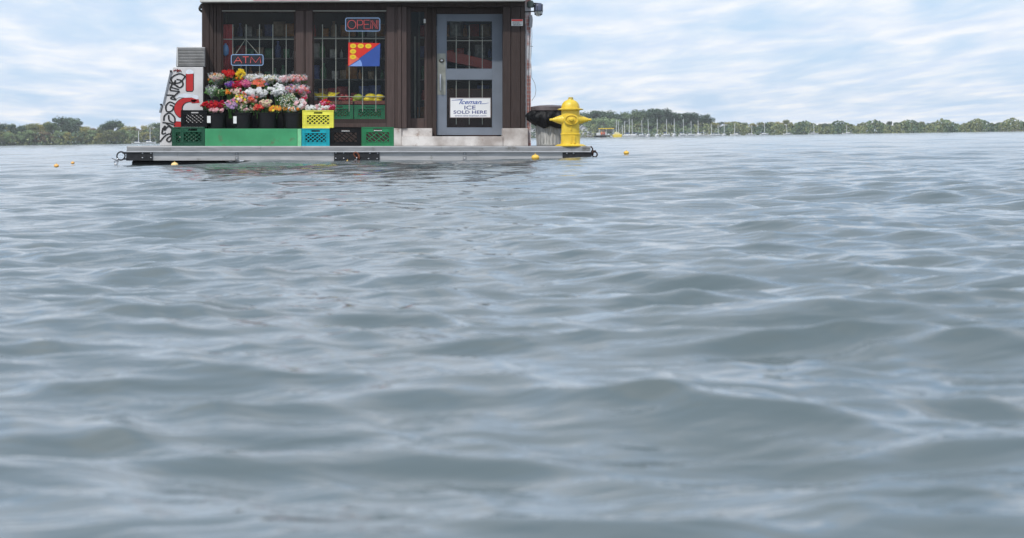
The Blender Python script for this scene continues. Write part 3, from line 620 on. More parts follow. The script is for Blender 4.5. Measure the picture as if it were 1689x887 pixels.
cr_at(597, 649, 209.5, 240, (.015, .20, .075), 'green_plastic', 'bright green crate at the right end of the row, beside the concrete step', mark=True, diag=True)
cr_at(499.5, 549.8, 181.8, 211.4, (.85, .80, .10), 'yellow_plastic', 'yellow crate of white and red flowers, stacked on the teal crate')
# crates behind the glass
YI = YF+.30
for a, b, lab in ((536, 582, 'green crate under the bananas behind the right window glass'), (584.5, 635, 'green crate under the yellow fruit behind the right window glass')):
    c_ = crate((.015, .24, .10), 'shop_green_plastic', Vector((X((a+b)/2, YI), YI, Z(197, YI))), X(b, YI)-X(a, YI), .34, .245, lab, group='green crates inside the window')
m = MB(); m.box(X(368, YI), X(636, YI), YI-.1, YI+.45, Z(201, YI), Z(197.3, YI)); m.box(X(372, YI), X(376, YI), YI-.06, YI+.4, DZ+.035, Z(201.3, YI)); m.box(X(628, YI), X(632, YI), YI-.06, YI+.4, DZ+.035, Z(201.3, YI))
tag(build('display_bench', m, wood, origin=P(500, 210, YI)), 'low brown bench behind the shop windows carrying the green crates', 'bench')

# fruit trays and fruit inside
tr_m = mat('tray_brown_red', (.22, .07, .05), .7, var=.3)
for a, b, lab in ((518, 556, 'brown fruit tray under the bananas behind the right window'), (557, 582, 'brown tray of red apples behind the right window'), (584, 635, 'brown fruit tray under the yellow and green fruit behind the right window')):
    m = MB(); z0 = Z(172, YI)+.004; z1 = Z(166, YI); x0, x1 = X(a, YI), X(b, YI)
    m.box(x0, x1, YI, YI+.012, z0, z1); m.box(x0, x1, YI+.32, YI+.33, z0, z1); m.box(x0, x0+.01, YI+.0125, YI+.319, z0, z1); m.box(x1-.01, x1, YI+.0125, YI+.319, z0, z1); m.box(x0+.011, x1-.011, YI+.0125, YI+.319, z0, z0+.008)
    if a == 518: # legs reach the bench beside the crate
        m.box(x0, x0+.03, YI+.02, YI+.3, Z(197, YI), z0-.001)
    tag(build('fruit_tray', m, tr_m, origin=P((a+b)/2, 172, YI)), lab, 'tray', 'fruit trays inside the window')
yf = mat('yellow_fruit', (.95, .70, .02), .45, var=.12, scale=12); gf = mat('green_fruit', (.42, .48, .05), .45, var=.2, scale=14); rf = mat('apple_red', (.30, .03, .03), .35, var=.4, scale=20)
def fruit(px, py, rx, ry, m_, name, lab, tip=0, grp=None):
    m = MB(); n = 12; pr = [(max(.001, math.sin(math.pi*i/n))*(1+.0*i), -math.cos(math.pi*i/n)) for i in range(n+1)]
    c = P(px, py, YI+.1); sx_ = rx/100; sz_ = ry/100
    m.lathe([(p[0]*sz_, p[1]*sx_*(1+(.12 if p[1] > .8 and tip > 0 else 0))) for p in pr], c, 'x', 16)
    m.tube([c+Vector((tip*sx_*1.0, 0, 0)), c+Vector((tip*sx_*1.15, 0, .008))], .006, 5)
    tag(build(name, m, m_, origin=c, smooth=True), lab, 'fruit', grp)
fruit(591, 161, 9, 6.5, gf, 'mango', 'green mango leaning left of the yellow fruit in the window tray', -1)
fruit(588.5, 165, 8, 4, gf, 'mango', 'lower green mango in the window tray beside the yellow fruit', -1)
fruit(611, 158.5, 9, 5.5, yf, 'melon', 'yellow melon on top of the heap behind the right window', 1)
fruit(608, 164, 9.5, 4.8, yf, 'melon', 'yellow melon at the bottom left of the heap behind the right window', 1)
fruit(625.5, 159.5, 8, 5.2, yf, 'melon', 'yellow melon with pointed end at the right of the heap behind the window', 1)
fruit(622, 165, 8, 4.2, yf, 'melon', 'yellow melon at the bottom right of the heap behind the window', 1)
for i, (a, b) in enumerate(((561, 163), (567, 164), (573, 163), (579, 164), (564, 158), (571, 158.5))): fruit(a, b, 3.6, 3.2, rf, 'apple', 'dull red apple in the tray between the bananas and the green mango', 1, 'red apples in the window tray')
def bananas(px, py, s, lab, flip=1):
    t = thing('banana_bunch', P(px, py+6, YI+.1), lab, 'bananas', 'bananas inside the window')
    for k in range(5):
        m = MB(); pts = []; a0 = -.5+.28*k
        for i in range(7):
            u_ = i/6; r_ = .09*s; ang = math.pi*(.15+.62*u_)+a0*.35
            pts.append(P(px, py, YI+.1+.03*k) + Vector((flip*(math.cos(ang)*r_*1.1 + (k-2)*.014), -.01*k, -math.sin(ang)*r_*.75+.05+.008*k)))
        rr = [.007, .019, .025, .026, .025, .019, .008]
        vs = []; fs = []
        for i, p in enumerate(pts):
            for j in range(6): an = j*math.pi/3; vs.append(p+Vector((math.cos(an)*rr[i]*.6, math.sin(an)*rr[i], math.cos(an)*rr[i])))
        for i in range(6):
            for j in range(6): fs.append((i*6+j, i*6+(j+1) % 6, (i+1)*6+(j+1) % 6, (i+1)*6+j))
        m.add(vs, fs); build('banana', m, yf, t, smooth='all')
bananas(527, 157, 1.1, 'bunch of yellow bananas at the left of the window tray', -1); bananas(537, 160, 1.0, 'middle bunch of yellow bananas behind the right window', 1); bananas(549, 156, 1.15, 'bunch of yellow bananas with tips up, right of the other bananas', 1)

# ------------------------------------------------------------------ inside the shop: shelves and dim goods
def interior():
    shm = mat('shelf_metal', (.10, .10, .09), .5, .3)
    cols = [('red', (.34, .035, .03)), ('green', (.04, .15, .06)), ('blue', (.05, .08, .22)), ('tan', (.28, .20, .12)), ('white', (.38, .38, .36)), ('orange', (.34, .14, .03))]
    protos = {}
    for ci, (cn, c) in enumerate(cols):
        m_ = mat('packet_'+cn, c, .35, var=.3, scale=25)
        bag = MB(); n = 8
        vs = []; 
        for j in range(n+1):
            v_ = j/n; th = .028*math.sin(math.pi*v_)**.5+.002
            for i in range(7): u_ = i/6; vs.append(((u_-.5)*.13, -th*math.sin(math.pi*u_)**.5, v_*.19))
            for i in range(7): u_ = 1-i/6; vs.append(((u_-.5)*.13, th*math.sin(math.pi*max(0, u_))**.5+.001, v_*.19))
        fs = [(j*14+i, j*14+(i+1) % 14, (j+1)*14+(i+1) % 14, (j+1)*14+i) for j in range(n) for i in range(14)]
        bag.add(vs, fs); b = MB(); b.lathe([(.03, 0), (.034, .01), (.034, .13), (.014, .17), (.014, .19), (.017, .192), (.017, .21)], (0, 0, 0), 'z', 12)
        protos[cn] = (bag, b, m_)
    first = {}
    units = ((1, 372, 500, 'left'), (2, 510, 640, 'right'), (3, 690, 850, 'door'))
    for k, a, b, where in units:
        Y = 2.7 if k < 3 else 2.9
        t = thing('shop_shelf', Vector((X((a+b)/2, Y), Y, DZ+.03)), {'left': 'dim metal shelving of packets deep behind the left window', 'right': 'dim metal shelving of packets deep behind the right window', 'door': 'dim metal shelving of packets deep behind the glass door'}[where], 'shelf', 'shelves inside the shop')
        for q in (a, b-3):
            m = MB(); m.pbox(q, q+3, 5, 241, Y, Y+.04); m.pbox(q, q+3, 5, 241, Y+.36, Y+.4); build('upright', m, shm, t)
        for q in (60, 95, 130, 165, 200):
            m = MB(); m.pbox(a+3.1, b-3.1, q, q+2, Y+.0, Y+.4); build('shelf_board', m, shm, t)
            x = a+8
            while x < b-9:
                cn = random.choice(cols)[0]; kind = random.choice(('packet', 'packet', 'bottle')); bag, bt, m_ = protos[cn]
                loc = P(x, q, Y+.1)+Vector((0, 0, .002))
                lab = 'dim %s %s on the shelving behind the %s' % (cn, kind, {'left': 'left window', 'right': 'right window', 'door': 'glass door'}[where])
                key = (cn, kind)
                if key not in first:
                    mb = bag if kind == 'packet' else bt; me = bpy.data.meshes.new(kind); me.from_pydata(mb.v, [], mb.f); me.materials.append(m_); me.polygons.foreach_set('use_smooth', [True]*len(me.polygons))
                    o = bpy.data.objects.new(kind, me); COL.objects.link(o); first[key] = o
                else: o = first[key].copy(); COL.objects.link(o)
                o.location = loc; o.rotation_euler = (0, 0, random.uniform(-.3, .3)); s_ = random.uniform(.6, 1.35); o.scale = (s_*1.25, s_, s_*1.05); tag(o, lab, kind, '%s %ss on the shop shelves behind the %s' % (cn, kind, where))
                x += random.uniform(13, 19)
    # added shape imitating the red door reflection, red hanging cloth at the left window
    t = thing('door_reflection', Vector((X(774, 2.2), 2.2, DZ+.03)), 'dark stand whose sloping red top imitates a reflection in the door glass', 'reflection')
    m = MB(); m.pprism([(730, 99), (820, 117), (820, 103), (790, 95), (760, 88), (730, 83)], 2.1, 2.6); build('reflected_band', m, mat('reflection_red', (.30, .045, .03), .5), t)  # red band of the reflection, put into colour and shape
    m = MB(); m.pprism([(730, 242), (820, 242), (820, 146), (730, 146)], 2.15, 2.6); m.pbox(732, 736, 99, 146, 2.2, 2.3); m.pbox(814, 818, 112, 146, 2.2, 2.3); build('front', m, mat('reflection_stand_brown', (.10, .05, .04), .6), t)
    m = MB(); n = 10; vs = []
    for i in range(n+1):
        for j in range(9): vs.append(P(364+20*i/n, 40+j*9+ (3*i/n*j*.4), YF+.32+.02*math.sin(i*2.2+j*.5)))
    m.add(vs, [(i*9+j, (i+1)*9+j, (i+1)*9+j+1, i*9+j+1) for i in range(n) for j in range(8)]); 
    o = build('red_banner', m, mat('banner_red', (.40, .03, .03), .7), origin=P(370, 110, YF+.3), smooth='all'); tag(o, 'crumpled red cloth hanging at the left edge of the left window', 'cloth')
    md = o.modifiers.new('thick', 'SOLIDIFY'); md.thickness = .004
    m = MB(); m.lathe([(.01, 0), (.05, .03), (.06, .1), (.045, .17), (.015, .2), (.02, .215)], P(372, 92, YF+.22), 'z', 14, sy=.6); o = build('mascot_bag', m, mat('sky_blue_foil', (.12, .25, .5), .3), origin=P(372, 92, YF+.22), smooth=True); tag(o, 'small blue foil bag standing for a mascot at the left edge of the left window', 'bag')  # plain bag shape in place of a mascot
interior()

# ------------------------------------------------------------------ flower stand, buckets, bouquets
def flowers():
    RT = 212.0
    t = thing('flower_stand', deck_pt(417, .2), 'bright green painted step riser carrying the flower buckets', 'stand')
    m = MB(); m.pbox(338, 490.2, RT, 241, .20, .62); build('front_panel', m, green_riser, t, bevel=.006)
    m = MB(); m.pbox(490.6, 497, RT+.3, 241, .205, .62); build('side_strip', m, mat('pale_green_edge', (.22, .60, .30), .5), t, bevel=.004)
    m = MB(); m.pbox(340, 498, 188, 241, .63, .86); m.pbox(340, 498, 163, 241, .87, 1.2); build('back_step', m, black, t)
    # buckets
    def bucket_proto():
        o = thing('flower_bucket', P(357, RT, .4), 'black bucket with a white tag, leftmost on the green riser', 'bucket', 'black flower buckets')
        m = MB(); h = .265; pr = [(.142, .001), (.148, .006), (.172, h-.03), (.172, h-.012), (.168, h-.012), (.142, .02), (.01, .018)]
        m.lathe(pr, P(357, RT, .4), 'z', 32); build('body', m, black, o, smooth=True)
        m = MB(); m.lathe([(.173, h-.028), (.182, h-.026), (.184, h-.004), (.180, h), (.170, h), (.169, h-.02)], P(357, RT, .4), 'z', 32); build('rim', m, black, o, smooth=True)
        return o
    b0 = bucket_proto(); G = 'black flower buckets'
    def tagp(root, px, r):
        z0 = RT-.0; c = P(px, 197, .4-.165); m = MB(); m.box(c.x-.03, c.x+.03, c.y-.006, c.y-.002, c.z-.055, c.z+.06); build('price_tag', m, mat('paper_tag', (.8, .8, .78), .6, var=.03), root)
    dups = []
    for px, py, Y, lab in ((399.5, RT, .4, 'black bucket with a white tag, second from the left on the green riser'), (441, RT, .4, 'black bucket under orange and cream flowers, third on the green riser'), (483, RT, .4, 'black bucket under airy white flowers, rightmost on the green riser'),
                       (359, 188, .74, 'black bucket holding green foliage, left end of the middle step'), (393, 188, .74, 'black bucket behind the pink flowers on the middle step'), (428, 188, .74, 'black bucket under the white flower heads on the middle step'), (462, 188, .74, 'black bucket under the round white blooms on the middle step'), (496, 188, .74, 'black bucket at the right end of the middle step'),
                       (361, 163, 1.04, 'black bucket of cream tulips, left end of the top step'), (396, 163, 1.04, 'black bucket of red and yellow tulips on the top step'), (428, 163, 1.04, 'black bucket of wrapped white roses on the top step'), (462, 163, 1.04, 'black bucket of wrapped pale pink roses on the top step'), (492, 163, 1.04, 'black bucket of wrapped coral flowers, right end of the top step')):
        dups.append(dup(b0, P(px, py, Y), lab, G, scale=(1, 1, 1) if Y < .5 else (.88, .62, .9)))
    tagp(b0, 344.5, 0)
    z = dups[0]; c = Vector(z.location); m = MB(); m.box(c.x-.14, c.x-.085, c.y-.16, c.y-.155, c.z+.085, c.z+.205)
    z['_o'] = list(c); build('price_tag', m, mat('paper_tag', (.8, .8, .78)), z)
    cc = {'red': (.72, .03, .03), 'crimson': (.55, .01, .06), 'pink': (.82, .25, .42), 'palepink': (.88, .58, .60), 'coral': (.85, .20, .12), 'orange': (.88, .35, .04), 'yellow': (.9, .72, .05), 'white': (.95, .95, .94), 'cream': (.86, .78, .58), 'purple': (.25, .10, .50), 'magenta': (.62, .05, .35), 'lilac': (.60, .40, .66)}
    leaf = mat('leaf_green', (.09, .22, .05), .5, var=.35, scale=15); leaf2 = mat('leaf_grey_green', (.22, .32, .18), .5, var=.3, scale=15)
    rnd = random.Random(3)
    def petal(k, c):
        m = mat('petal_'+k, c, .6, var=.12, scale=30)
        if 'petal' not in m:
            t_ = m.node_tree; b_ = t_.nodes['Principled BSDF']; tl = t_.nodes.new('ShaderNodeBsdfTranslucent'); x_ = t_.nodes.new('ShaderNodeMixShader'); x_.inputs[0].default_value = .42
            src = b_.inputs['Base Color'].links[0].from_socket; t_.links.new(src, tl.inputs[0]); t_.links.new(b_.outputs[0], x_.inputs[1]); t_.links.new(tl.outputs[0], x_.inputs[2]); t_.links.new(x_.outputs[0], t_.nodes['Material Output'].inputs[0]); m['petal'] = 1
        return m
    def blossom(mb, c, r, kind):
        if kind == 'ball':   # carnation / mum: ruffled layers of petals
            for k in range(16):
                d = Vector((rnd.gauss(0, 1), rnd.gauss(0, 1)-.5, rnd.gauss(0, 1)+.45)).normalized(); a = d.orthogonal().normalized(); a.rotate(Matrix.Rotation(rnd.uniform(0, 6.28), 3, d)); b = d.cross(a); q = c+d*r*rnd.uniform(.65, .95); w_ = r*rnd.uniform(.35, .6)
                mb.add([q-a*w_-d*w_*.3, q-b*w_*.8, q+a*w_+d*w_*rnd.uniform(-.1, .6), q+b*w_*.8], [(0, 1, 2, 3)])
            for k in range(12):
                d = Vector((rnd.gauss(0, 1), rnd.gauss(0, 1)-.35, rnd.gauss(0, 1)+.35)).normalized(); a = d.orthogonal().normalized(); a.rotate(Matrix.Rotation(rnd.uniform(0, 6.28), 3, d)); b = d.cross(a)
                p = c+d*r*.35; q = c+d*r*rnd.uniform(.85, 1.1); w_ = r*rnd.uniform(.35, .5)
                mb.add([p-a*w_*.4, p+a*w_*.4, q+a*w_+b*r*.12, q+d*r*.06, q-a*w_-b*r*.12], [(0, 1, 2, 3, 4)])
        elif kind == 'tulip':
            up = Vector((rnd.uniform(-.4, .4), rnd.uniform(-.6, .1), 1)).normalized(); a = up.orthogonal().normalized(); b = up.cross(a)
            for k in range(6):
                t_ = k*math.pi/3; d = a*math.cos(t_)+b*math.sin(t_); s_ = up.cross(d)
                mb.add([c, c+d*r*.7+up*r*.5-s_*r*.45, c+d*r*.65+up*r*1.8, c+d*r*.7+up*r*.5+s_*r*.45], [(0, 1, 2, 3)])
        else:                # open flower facing the viewer
            f_ = Vector((rnd.uniform(-.6, .6), -1, rnd.uniform(-.1, .9))).normalized(); a = f_.orthogonal().normalized(); b = f_.cross(a); n = 7
            for k in range(n):
                t_ = k*2*math.pi/n; d = a*math.cos(t_)+b*math.sin(t_); s_ = f_.cross(d)
                mb.add([c, c+d*r*.6-s_*r*.32+f_*r*.15, c+d*r*1.1+f_*r*.05, c+d*r*.6+s_*r*.32+f_*r*.15], [(0, 1, 2, 3)])
    def bouquet(px, py, rx, ry, Y, cols, lab, kind='ball', r=.026, n=None, lf=.5, wrap=False, root_py=None, lm=leaf):
        c = P(px, py, Y); ax, az = rx/100, ry/100; root = P(px, root_py if root_py else py+ry+14, Y+.02)
        t = thing('bouquet', root, lab, 'flowers', 'bouquets in the buckets')
        n = n or int(max(12, ax*az/(r*r)*2.6)); per = {}; pos = []
        for i in range(n):
            a = rnd.uniform(0, 6.28); q = math.sqrt(rnd.random())*(1 if i % 6 else 1.28); x = math.cos(a)*q; z = math.sin(a)*q; dep = math.sqrt(max(0, 1-min(1, q)*min(1, q)))
            p = c+Vector((x*ax, -dep*.09+rnd.uniform(-.02, .03)+.1*max(0, z), z*az)); k = rnd.choice(cols); pos.append((p, k))
            per.setdefault(k, MB()); blossom(per[k], p, r*rnd.uniform(1.05, 1.55), kind)
        for k, mb in per.items(): build('blossoms', mb, petal(k, cc[k]), t)
        lv = MB(); st = MB()
        for p, k in pos[::2]: st.tube([p, root+Vector((rnd.uniform(-.04, .04), rnd.uniform(-.03, .03), 0))], .0035, 4)
        for i in range(int(n*lf*2.2)+6):
            a = rnd.uniform(0, 6.28); q = math.sqrt(rnd.uniform(.1, 1.1)); p = c+Vector((math.cos(a)*q*ax, rnd.uniform(-.07, .06), math.sin(a)*q*az-.35*az))
            d = Vector((rnd.uniform(-1, 1), rnd.uniform(-1, .3), rnd.uniform(-.2, 1))).normalized(); s_ = d.orthogonal().normalized(); l = rnd.uniform(.03, .065)
            lv.add([p, p+d*l*.5+s_*l*.18, p+d*l, p+d*l*.5-s_*l*.18], [(0, 1, 2, 3)])
        build('stems', st, leaf, t); build('leaves', lv, lm, t)
        if wrap:
            wp = MB(); nn = 26; vs = []
            for j, (hh, rr_) in enumerate(((0, .25), (.45, .72), (.8, 1.0), (1.0, 1.14))):
                for i in range(nn):
                    a = 2*math.pi*i/nn; zz_ = c.z-az*1.7+az*2.5*hh; q = rr_*(1+rnd.uniform(-.1, .1)*(j > 1)); vs.append((c.x+math.cos(a)*ax*q*1.05, c.y-.02+math.sin(a)*.12*q, zz_+(rnd.uniform(-.03, .045) if j == 3 else rnd.uniform(-.008, .008)*(j > 1))))
            wp.add(vs, [(j*nn+i, j*nn+(i+1) % nn, (j+1)*nn+(i+1) % nn, (j+1)*nn+i) for j in range(3) for i in range(nn)])
            for i in range(int(46*ax/.12)):   # crinkled free edges
                p = Vector((c.x+rnd.uniform(-1.1, 1.1)*ax, c.y-.1+rnd.uniform(-.03, .1), c.z+az*rnd.uniform(-.1, 1.25))); d = Vector((rnd.uniform(-1, 1), rnd.uniform(-.5, .5), rnd.uniform(.2, 1))).normalized(); s_ = d.cross(Vector((rnd.uniform(-1, 1), -1, rnd.uniform(-1, 1)))).normalized(); l = rnd.uniform(.025, .06)
                wp.add([p, p+s_*l*.35, p+d*l+s_*l*.1], [(0, 1, 2)])
            build('cellophane_wrap', wp, cellom, t)
    B = bouquet
    # top step
    B(357, 129, 12, 6, 1.0, ['cream', 'cream', 'orange', 'palepink'], 'cellophane bouquet of cream and peach flowers at the top left', 'tulip', .02, wrap=True, root_py=150, lf=.9)
    B(379, 123.5, 11, 6.5, .98, ['red', 'red', 'coral'], 'bunch of red tulips at the top of the display', 'tulip', .026, root_py=150, lf=.3)
    B(397, 122, 8, 6.5, .98, ['yellow'], 'bunch of yellow flowers beside the red tulips', 'ball', .022, root_py=150, lf=.2)
    B(394.5, 129.5, 6, 3.5, .96, ['orange', 'coral', 'yellow'], 'small orange flowers below the yellow bunch', 'ball', .018, root_py=150)
    B(416, 129, 15, 5.5, .98, ['white', 'white', 'cream'], 'cellophane bouquet of white roses right of the yellow flowers', 'ball', .02, wrap=True, root_py=150, lf=.6)
    B(440, 130, 14, 5.5, .98, ['white', 'white', 'cream'], 'second cellophane bouquet of white roses, left of the pale pink ones', 'ball', .02, wrap=True, root_py=150, lf=.9)
    B(466, 131, 12, 5.5, .98, ['palepink', 'white', 'palepink'], 'cellophane bouquet of pale pink roses at the top right', 'ball', .019, wrap=True, root_py=150, lf=.5)
    B(490, 130.5, 16, 6, .98, ['palepink', 'coral', 'palepink'], 'cellophane bouquet of coral pink flowers at the far top right', 'ball', .02, wrap=True, root_py=150, lf=.9)
    # between
    B(379, 139.5, 8, 5, .80, ['purple', 'purple', 'lilac'], 'small bunch of purple flowers at the left of the display', 'ball', .016, root_py=165)
    B(391, 141, 8, 7, .78, ['crimson', 'crimson', 'red'], 'crimson flowers beside the purple bunch', 'ball', .022, root_py=170)
    B(405, 138.5, 10, 5.5, .80, ['pink', 'magenta', 'pink'], 'pink flowers between the crimson and the orange ones', 'ball', .021, root_py=168)
    B(426.5, 137.5, 10.5, 6, .80, ['coral', 'orange', 'coral'], 'bright coral orange flowers at the centre of the display', 'open', .025, root_py=168)
    B(438.5, 140, 3.5, 3, .82, ['purple', 'lilac'], 'tiny purple flowers right of the coral ones', 'ball', .013, n=8, root_py=165)
    # middle step
    B(349, 149.5, 9, 6.5, .70, ['white', 'cream'], 'cellophane bunch of green foliage at the left edge', 'ball', .010, n=8, lf=9, wrap=True, root_py=172)
    B(362, 151, 10, 6, .68, ['cream'], 'bushy green foliage bunch above the black bucket', 'ball', .010, n=5, lf=12, root_py=172)
    B(376, 152, 5, 4, .66, ['orange'], 'orange flowers beside the green foliage', 'ball', .018, root_py=172, lf=.3)
    B(388, 150, 8, 6, .64, ['crimson', 'palepink', 'cream'], 'loose pink and crimson blooms above the tall mixed bunch', 'open', .02, root_py=175, lf=1.2)
    B(423, 152, 18, 7.5, .64, ['white'], 'large mass of white chrysanthemums in the middle of the display', 'ball', .026, root_py=175, lf=.15)
    B(458, 148.5, 13, 8.5, .62, ['white'], 'round white hydrangea-like blooms right of the white chrysanthemums', 'ball', .026, root_py=175, lf=.15)
    B(480, 148, 13, 6.5, .66, ['palepink', 'lilac', 'red', 'palepink'], 'cellophane bouquet of pale pink and red flowers on the right', 'ball', .017, wrap=True, root_py=175, lf=.5)
    B(500, 149, 9, 7.5, .64, ['pink', 'coral', 'palepink'], 'pink and coral flowers at the right edge of the display', 'ball', .02, wrap=True, root_py=175, lf=.4)
    B(502, 161, 6, 7, .60, ['crimson', 'pink', 'white'], 'trailing crimson and pink flowers at the right edge', 'open', .02, root_py=185, lf=.8)
    # front buckets
    B(352, 173, 18, 6, .36, ['crimson', 'red', 'crimson'], 'red carnations spilling over the leftmost bucket', 'ball', .021, root_py=195, lf=.5)
    B(357, 181.5, 14, 3.2, .30, ['palepink'], 'pale pink carnations at the rim of the leftmost bucket', 'ball', .021, root_py=195, lf=.1)
    B(381, 171, 11, 8, .36, ['pink', 'lilac', 'palepink'], 'pink and lilac flowers over the second bucket', 'open', .025, root_py=195, lf=.8)
    B(398, 163, 11, 12, .38, ['cream', 'palepink', 'coral', 'yellow'], 'tall mixed bunch of cream lilies and pink sprigs over the second bucket', 'open', .021, n=42, root_py=195, lf=1.6)
    B(404, 178, 13, 5.5, .34, ['palepink', 'cream', 'white'], 'small pale flowers and foliage at the rim of the second bucket', 'ball', .014, n=22, root_py=195, lf=1.5, lm=leaf2)
    B(416, 163.5, 8, 4.5, .40, ['coral', 'coral', 'palepink'], 'coral pink flowers standing above the third bucket', 'ball', .022, root_py=190, lf=.3)
    B(427, 174.5, 8.5, 6, .34, ['red', 'coral'], 'red orange gerberas at the left of the third bucket', 'open', .028, root_py=195, lf=.4)
    B(437, 170.5, 9, 6, .38, ['cream', 'cream', 'palepink'], 'cream chrysanthemums over the third bucket', 'ball', .021, root_py=195, lf=.3)
    B(453, 179, 11, 4, .33, ['orange', 'yellow', 'orange'], 'orange flowers at the right rim of the third bucket', 'open', .023, root_py=195, lf=.3)
    B(475, 166, 14, 14, .40, ['white', 'cream'], 'airy green and white filler sprigs over the rightmost bucket', 'ball', .009, n=75, root_py=195, lf=1.7, lm=leaf2)
    B(494, 171, 9, 8, .36, ['white', 'palepink', 'white'], 'white lilies at the right of the rightmost bucket', 'open', .027, root_py=195, lf=.7)
    B(480, 179.5, 13, 3.5, .32, ['orange', 'white', 'cream'], 'small white and orange flowers at the rim of the rightmost bucket', 'ball', .017, root_py=195, lf=.5)
    # yellow crate
    B(514, 178.5, 10, 4, .36, ['white'], 'white blooms at the left of the yellow crate', 'ball', .024, root_py=200, lf=.3)
    B(531, 177.5, 12, 4.8, .36, ['white', 'white', 'palepink'], 'white blooms at the right of the yellow crate', 'ball', .024, root_py=200, lf=.2)
    B(537, 170.5, 8, 4.8, .42, ['crimson', 'red', 'pink'], 'bright red carnations rising from the yellow crate', 'ball', .021, root_py=200, lf=.4)
    B(547, 177, 5, 4.5, .40, ['crimson', 'pink'], 'crimson carnations hanging over the right edge of the yellow crate', 'ball', .02, root_py=200, lf=.9)
flowers()

# ------------------------------------------------------------------ hydrant
def hydrant():
    c = Vector((X(941, .16), .16, DZ+.003)); Yh = .16
    def zz(py): return Z(py, Yh)
    t = thing('fire_hydrant', c, 'bright yellow fire hydrant standing at the right front corner of the dock', 'fire hydrant')
    def pr(lst): return [(r/100, zz(q)-c.z) for r, q in lst]
    m = MB(); m.lathe(pr([(25.5, 241), (25.5, 239.6), (22, 238.6), (18, 238), (16.2, 236.8), (15.8, 235), (15.8, 222.5), (16.6, 222), (16.6, 220.3), (15.2, 219.6), (14.8, 205), (15.6, 196), (15.2, 185), (14.8, 182.5), (16, 181.6), (20.5, 181.2), (21.4, 180.4), (21.4, 179.4), (17, 178.6)]), c, 'z', 48, sy=.8); build('barrel', m, yellow, t, smooth=True)
    m = MB(); n = 48
    m.lathe(pr([(17, 178.6), (14.6, 178), (14.4, 175.5), (13.2, 171.5), (10.8, 168), (8, 165.8), (5.4, 164.8), (5, 164)]), c, 'z', n, sy=.85, mod=lambda a, h: 1+.045*max(0, math.cos(a*8))**3); cap = build('bonnet', m, yellow, t, smooth=True)
    m = MB(); m.lathe(pr([(5, 164), (4.6, 163.5), (4.2, 160.8), (3.4, 160.1)]), c, 'z', 5); build('operating_nut', m, mat('worn_yellow', (.55, .42, .08), .5, var=.3), cap)
    for sg in (-1, 1):
        m = MB(); p = [(11, 10), (9.6, 16), (8.6, 17), (8.2, 19.5), (7.4, 20), (7, 22.5), (6, 23), (5.4, 25.5), (4.4, 26), (3.6, 29), (2.6, 29.5), (2.3, 34.3), (1.2, 34.8)]
        m.lathe([(r/100*.82, sg*h/100) for r, h in p], c+Vector((0, 0, zz(197.3)-c.z)), 'x', 24); build('side_nozzle', m, yellow, t, smooth=True)
    m = MB(); m.lathe([(.138, .06), (.138, .165), (.128, .182), (.108, .184), (.102, .165), (.088, .165), (.078, .18), (.046, .186), (.04, .205), (.028, .225), (.01, .228)], c+Vector((.002, .03, zz(197.5)-c.z)), 'y', 32, sx=.92, sy=.66); build('pumper_cap', m, yellow, t, smooth=True)
    m = MB()
    for dx in (-.0, .055): m.box(c.x+dx-.012, c.x+dx+.012, c.y-.14, c.y-.115, zz(236), zz(224))
    m.box(c.x-.008, c.x+.008, c.y-.135, c.y-.11, zz(215), zz(207)); build('rib', m, yellow, t, bevel=.004)
    for k in range(8):
        a = k*math.pi/4+.2; m = MB(); m.lathe([(.014, 0), (.014, .014), (.006, .018)], c+Vector((math.cos(a)*.215, math.sin(a)*.17, zz(239.6)-c.z)), 'z', 6); build('bolt', m, yellow, t)
hydrant()

# ------------------------------------------------------------------ rubbish bin
def bin_():
    Yb = 1.0; c = Vector((X(908, Yb), Yb, DZ+.002)); z1 = Z(186, Yb)-c.z
    t = thing('rubbish_bin', c, 'ribbed galvanised rubbish bin with a flat lid, behind the yellow hydrant', 'bin')
    m = MB(); m.lathe([(.235, 0), (.242, .01), (.242, .03), (.236, .035), (.262, z1-.08), (.272, z1-.075), (.272, z1), (.25, z1)], c, 'z', 96, sx=.98, mod=lambda a, h: 1+(.022*math.cos(a*24) if .034 < h < z1-.079 else 0)); build('body', m, galv, t, smooth=True)
    m = MB(); zl = Z(181, Yb)-c.z; m.lathe([(.32, zl-.012), (.335, zl-.01), (.335, zl+.045), (.325, zl+.055), (.2, zl+.075), (.03, zl+.085)], c, 'z', 40); build('lid', m, mat('bin_lid', (.15, .12, .12), .45, .4, var=.25), t, smooth=True)
    m = MB(); m.tube([P(x, q, Yb) for x, q in ((900, 173.5), (901, 170.5), (914, 170.5), (915, 173.5))], .01); 
    # bag
    rnd = random.Random(5); m = MB(); n = 64; rows = 14; vs = []
    for j in range(rows):
        v_ = j/(rows-1)
        for i in range(n):
            a = 2*math.pi*i/n; ln = .19+.12*max(0, math.sin(-a+.25))**.45+.018*math.sin(a*5)+.012*math.sin(a*9+1)+(.03 if abs(a-math.pi) < .5 else 0)
            bul = .03+.10*math.sin(math.pi*min(1, v_*1.02))**.7
            rr = .262+bul*(1+.25*math.sin(a*11+v_*4)+.18*math.sin(a*23-v_*7))
            vs.append((c.x+math.cos(a)*rr+rnd.gauss(0, .003), c.y+math.sin(a)*rr+rnd.gauss(0, .003), c.z+zl+.002-v_*ln+rnd.gauss(0, .003)))
    m.add(vs, [(j*n+i, (j+1)*n+i, (j+1)*n+(i+1) % n, j*n+(i+1) % n) for j in range(rows-1) for i in range(n)])
    o = build('bin_bag', m, bagm, origin=c, smooth='all'); tag(o, 'crumpled black rubbish bag folded over the rim of the galvanised bin', 'bag')
    s_ = o.modifiers.new('thick', 'SOLIDIFY'); s_.thickness = .004
bin_()

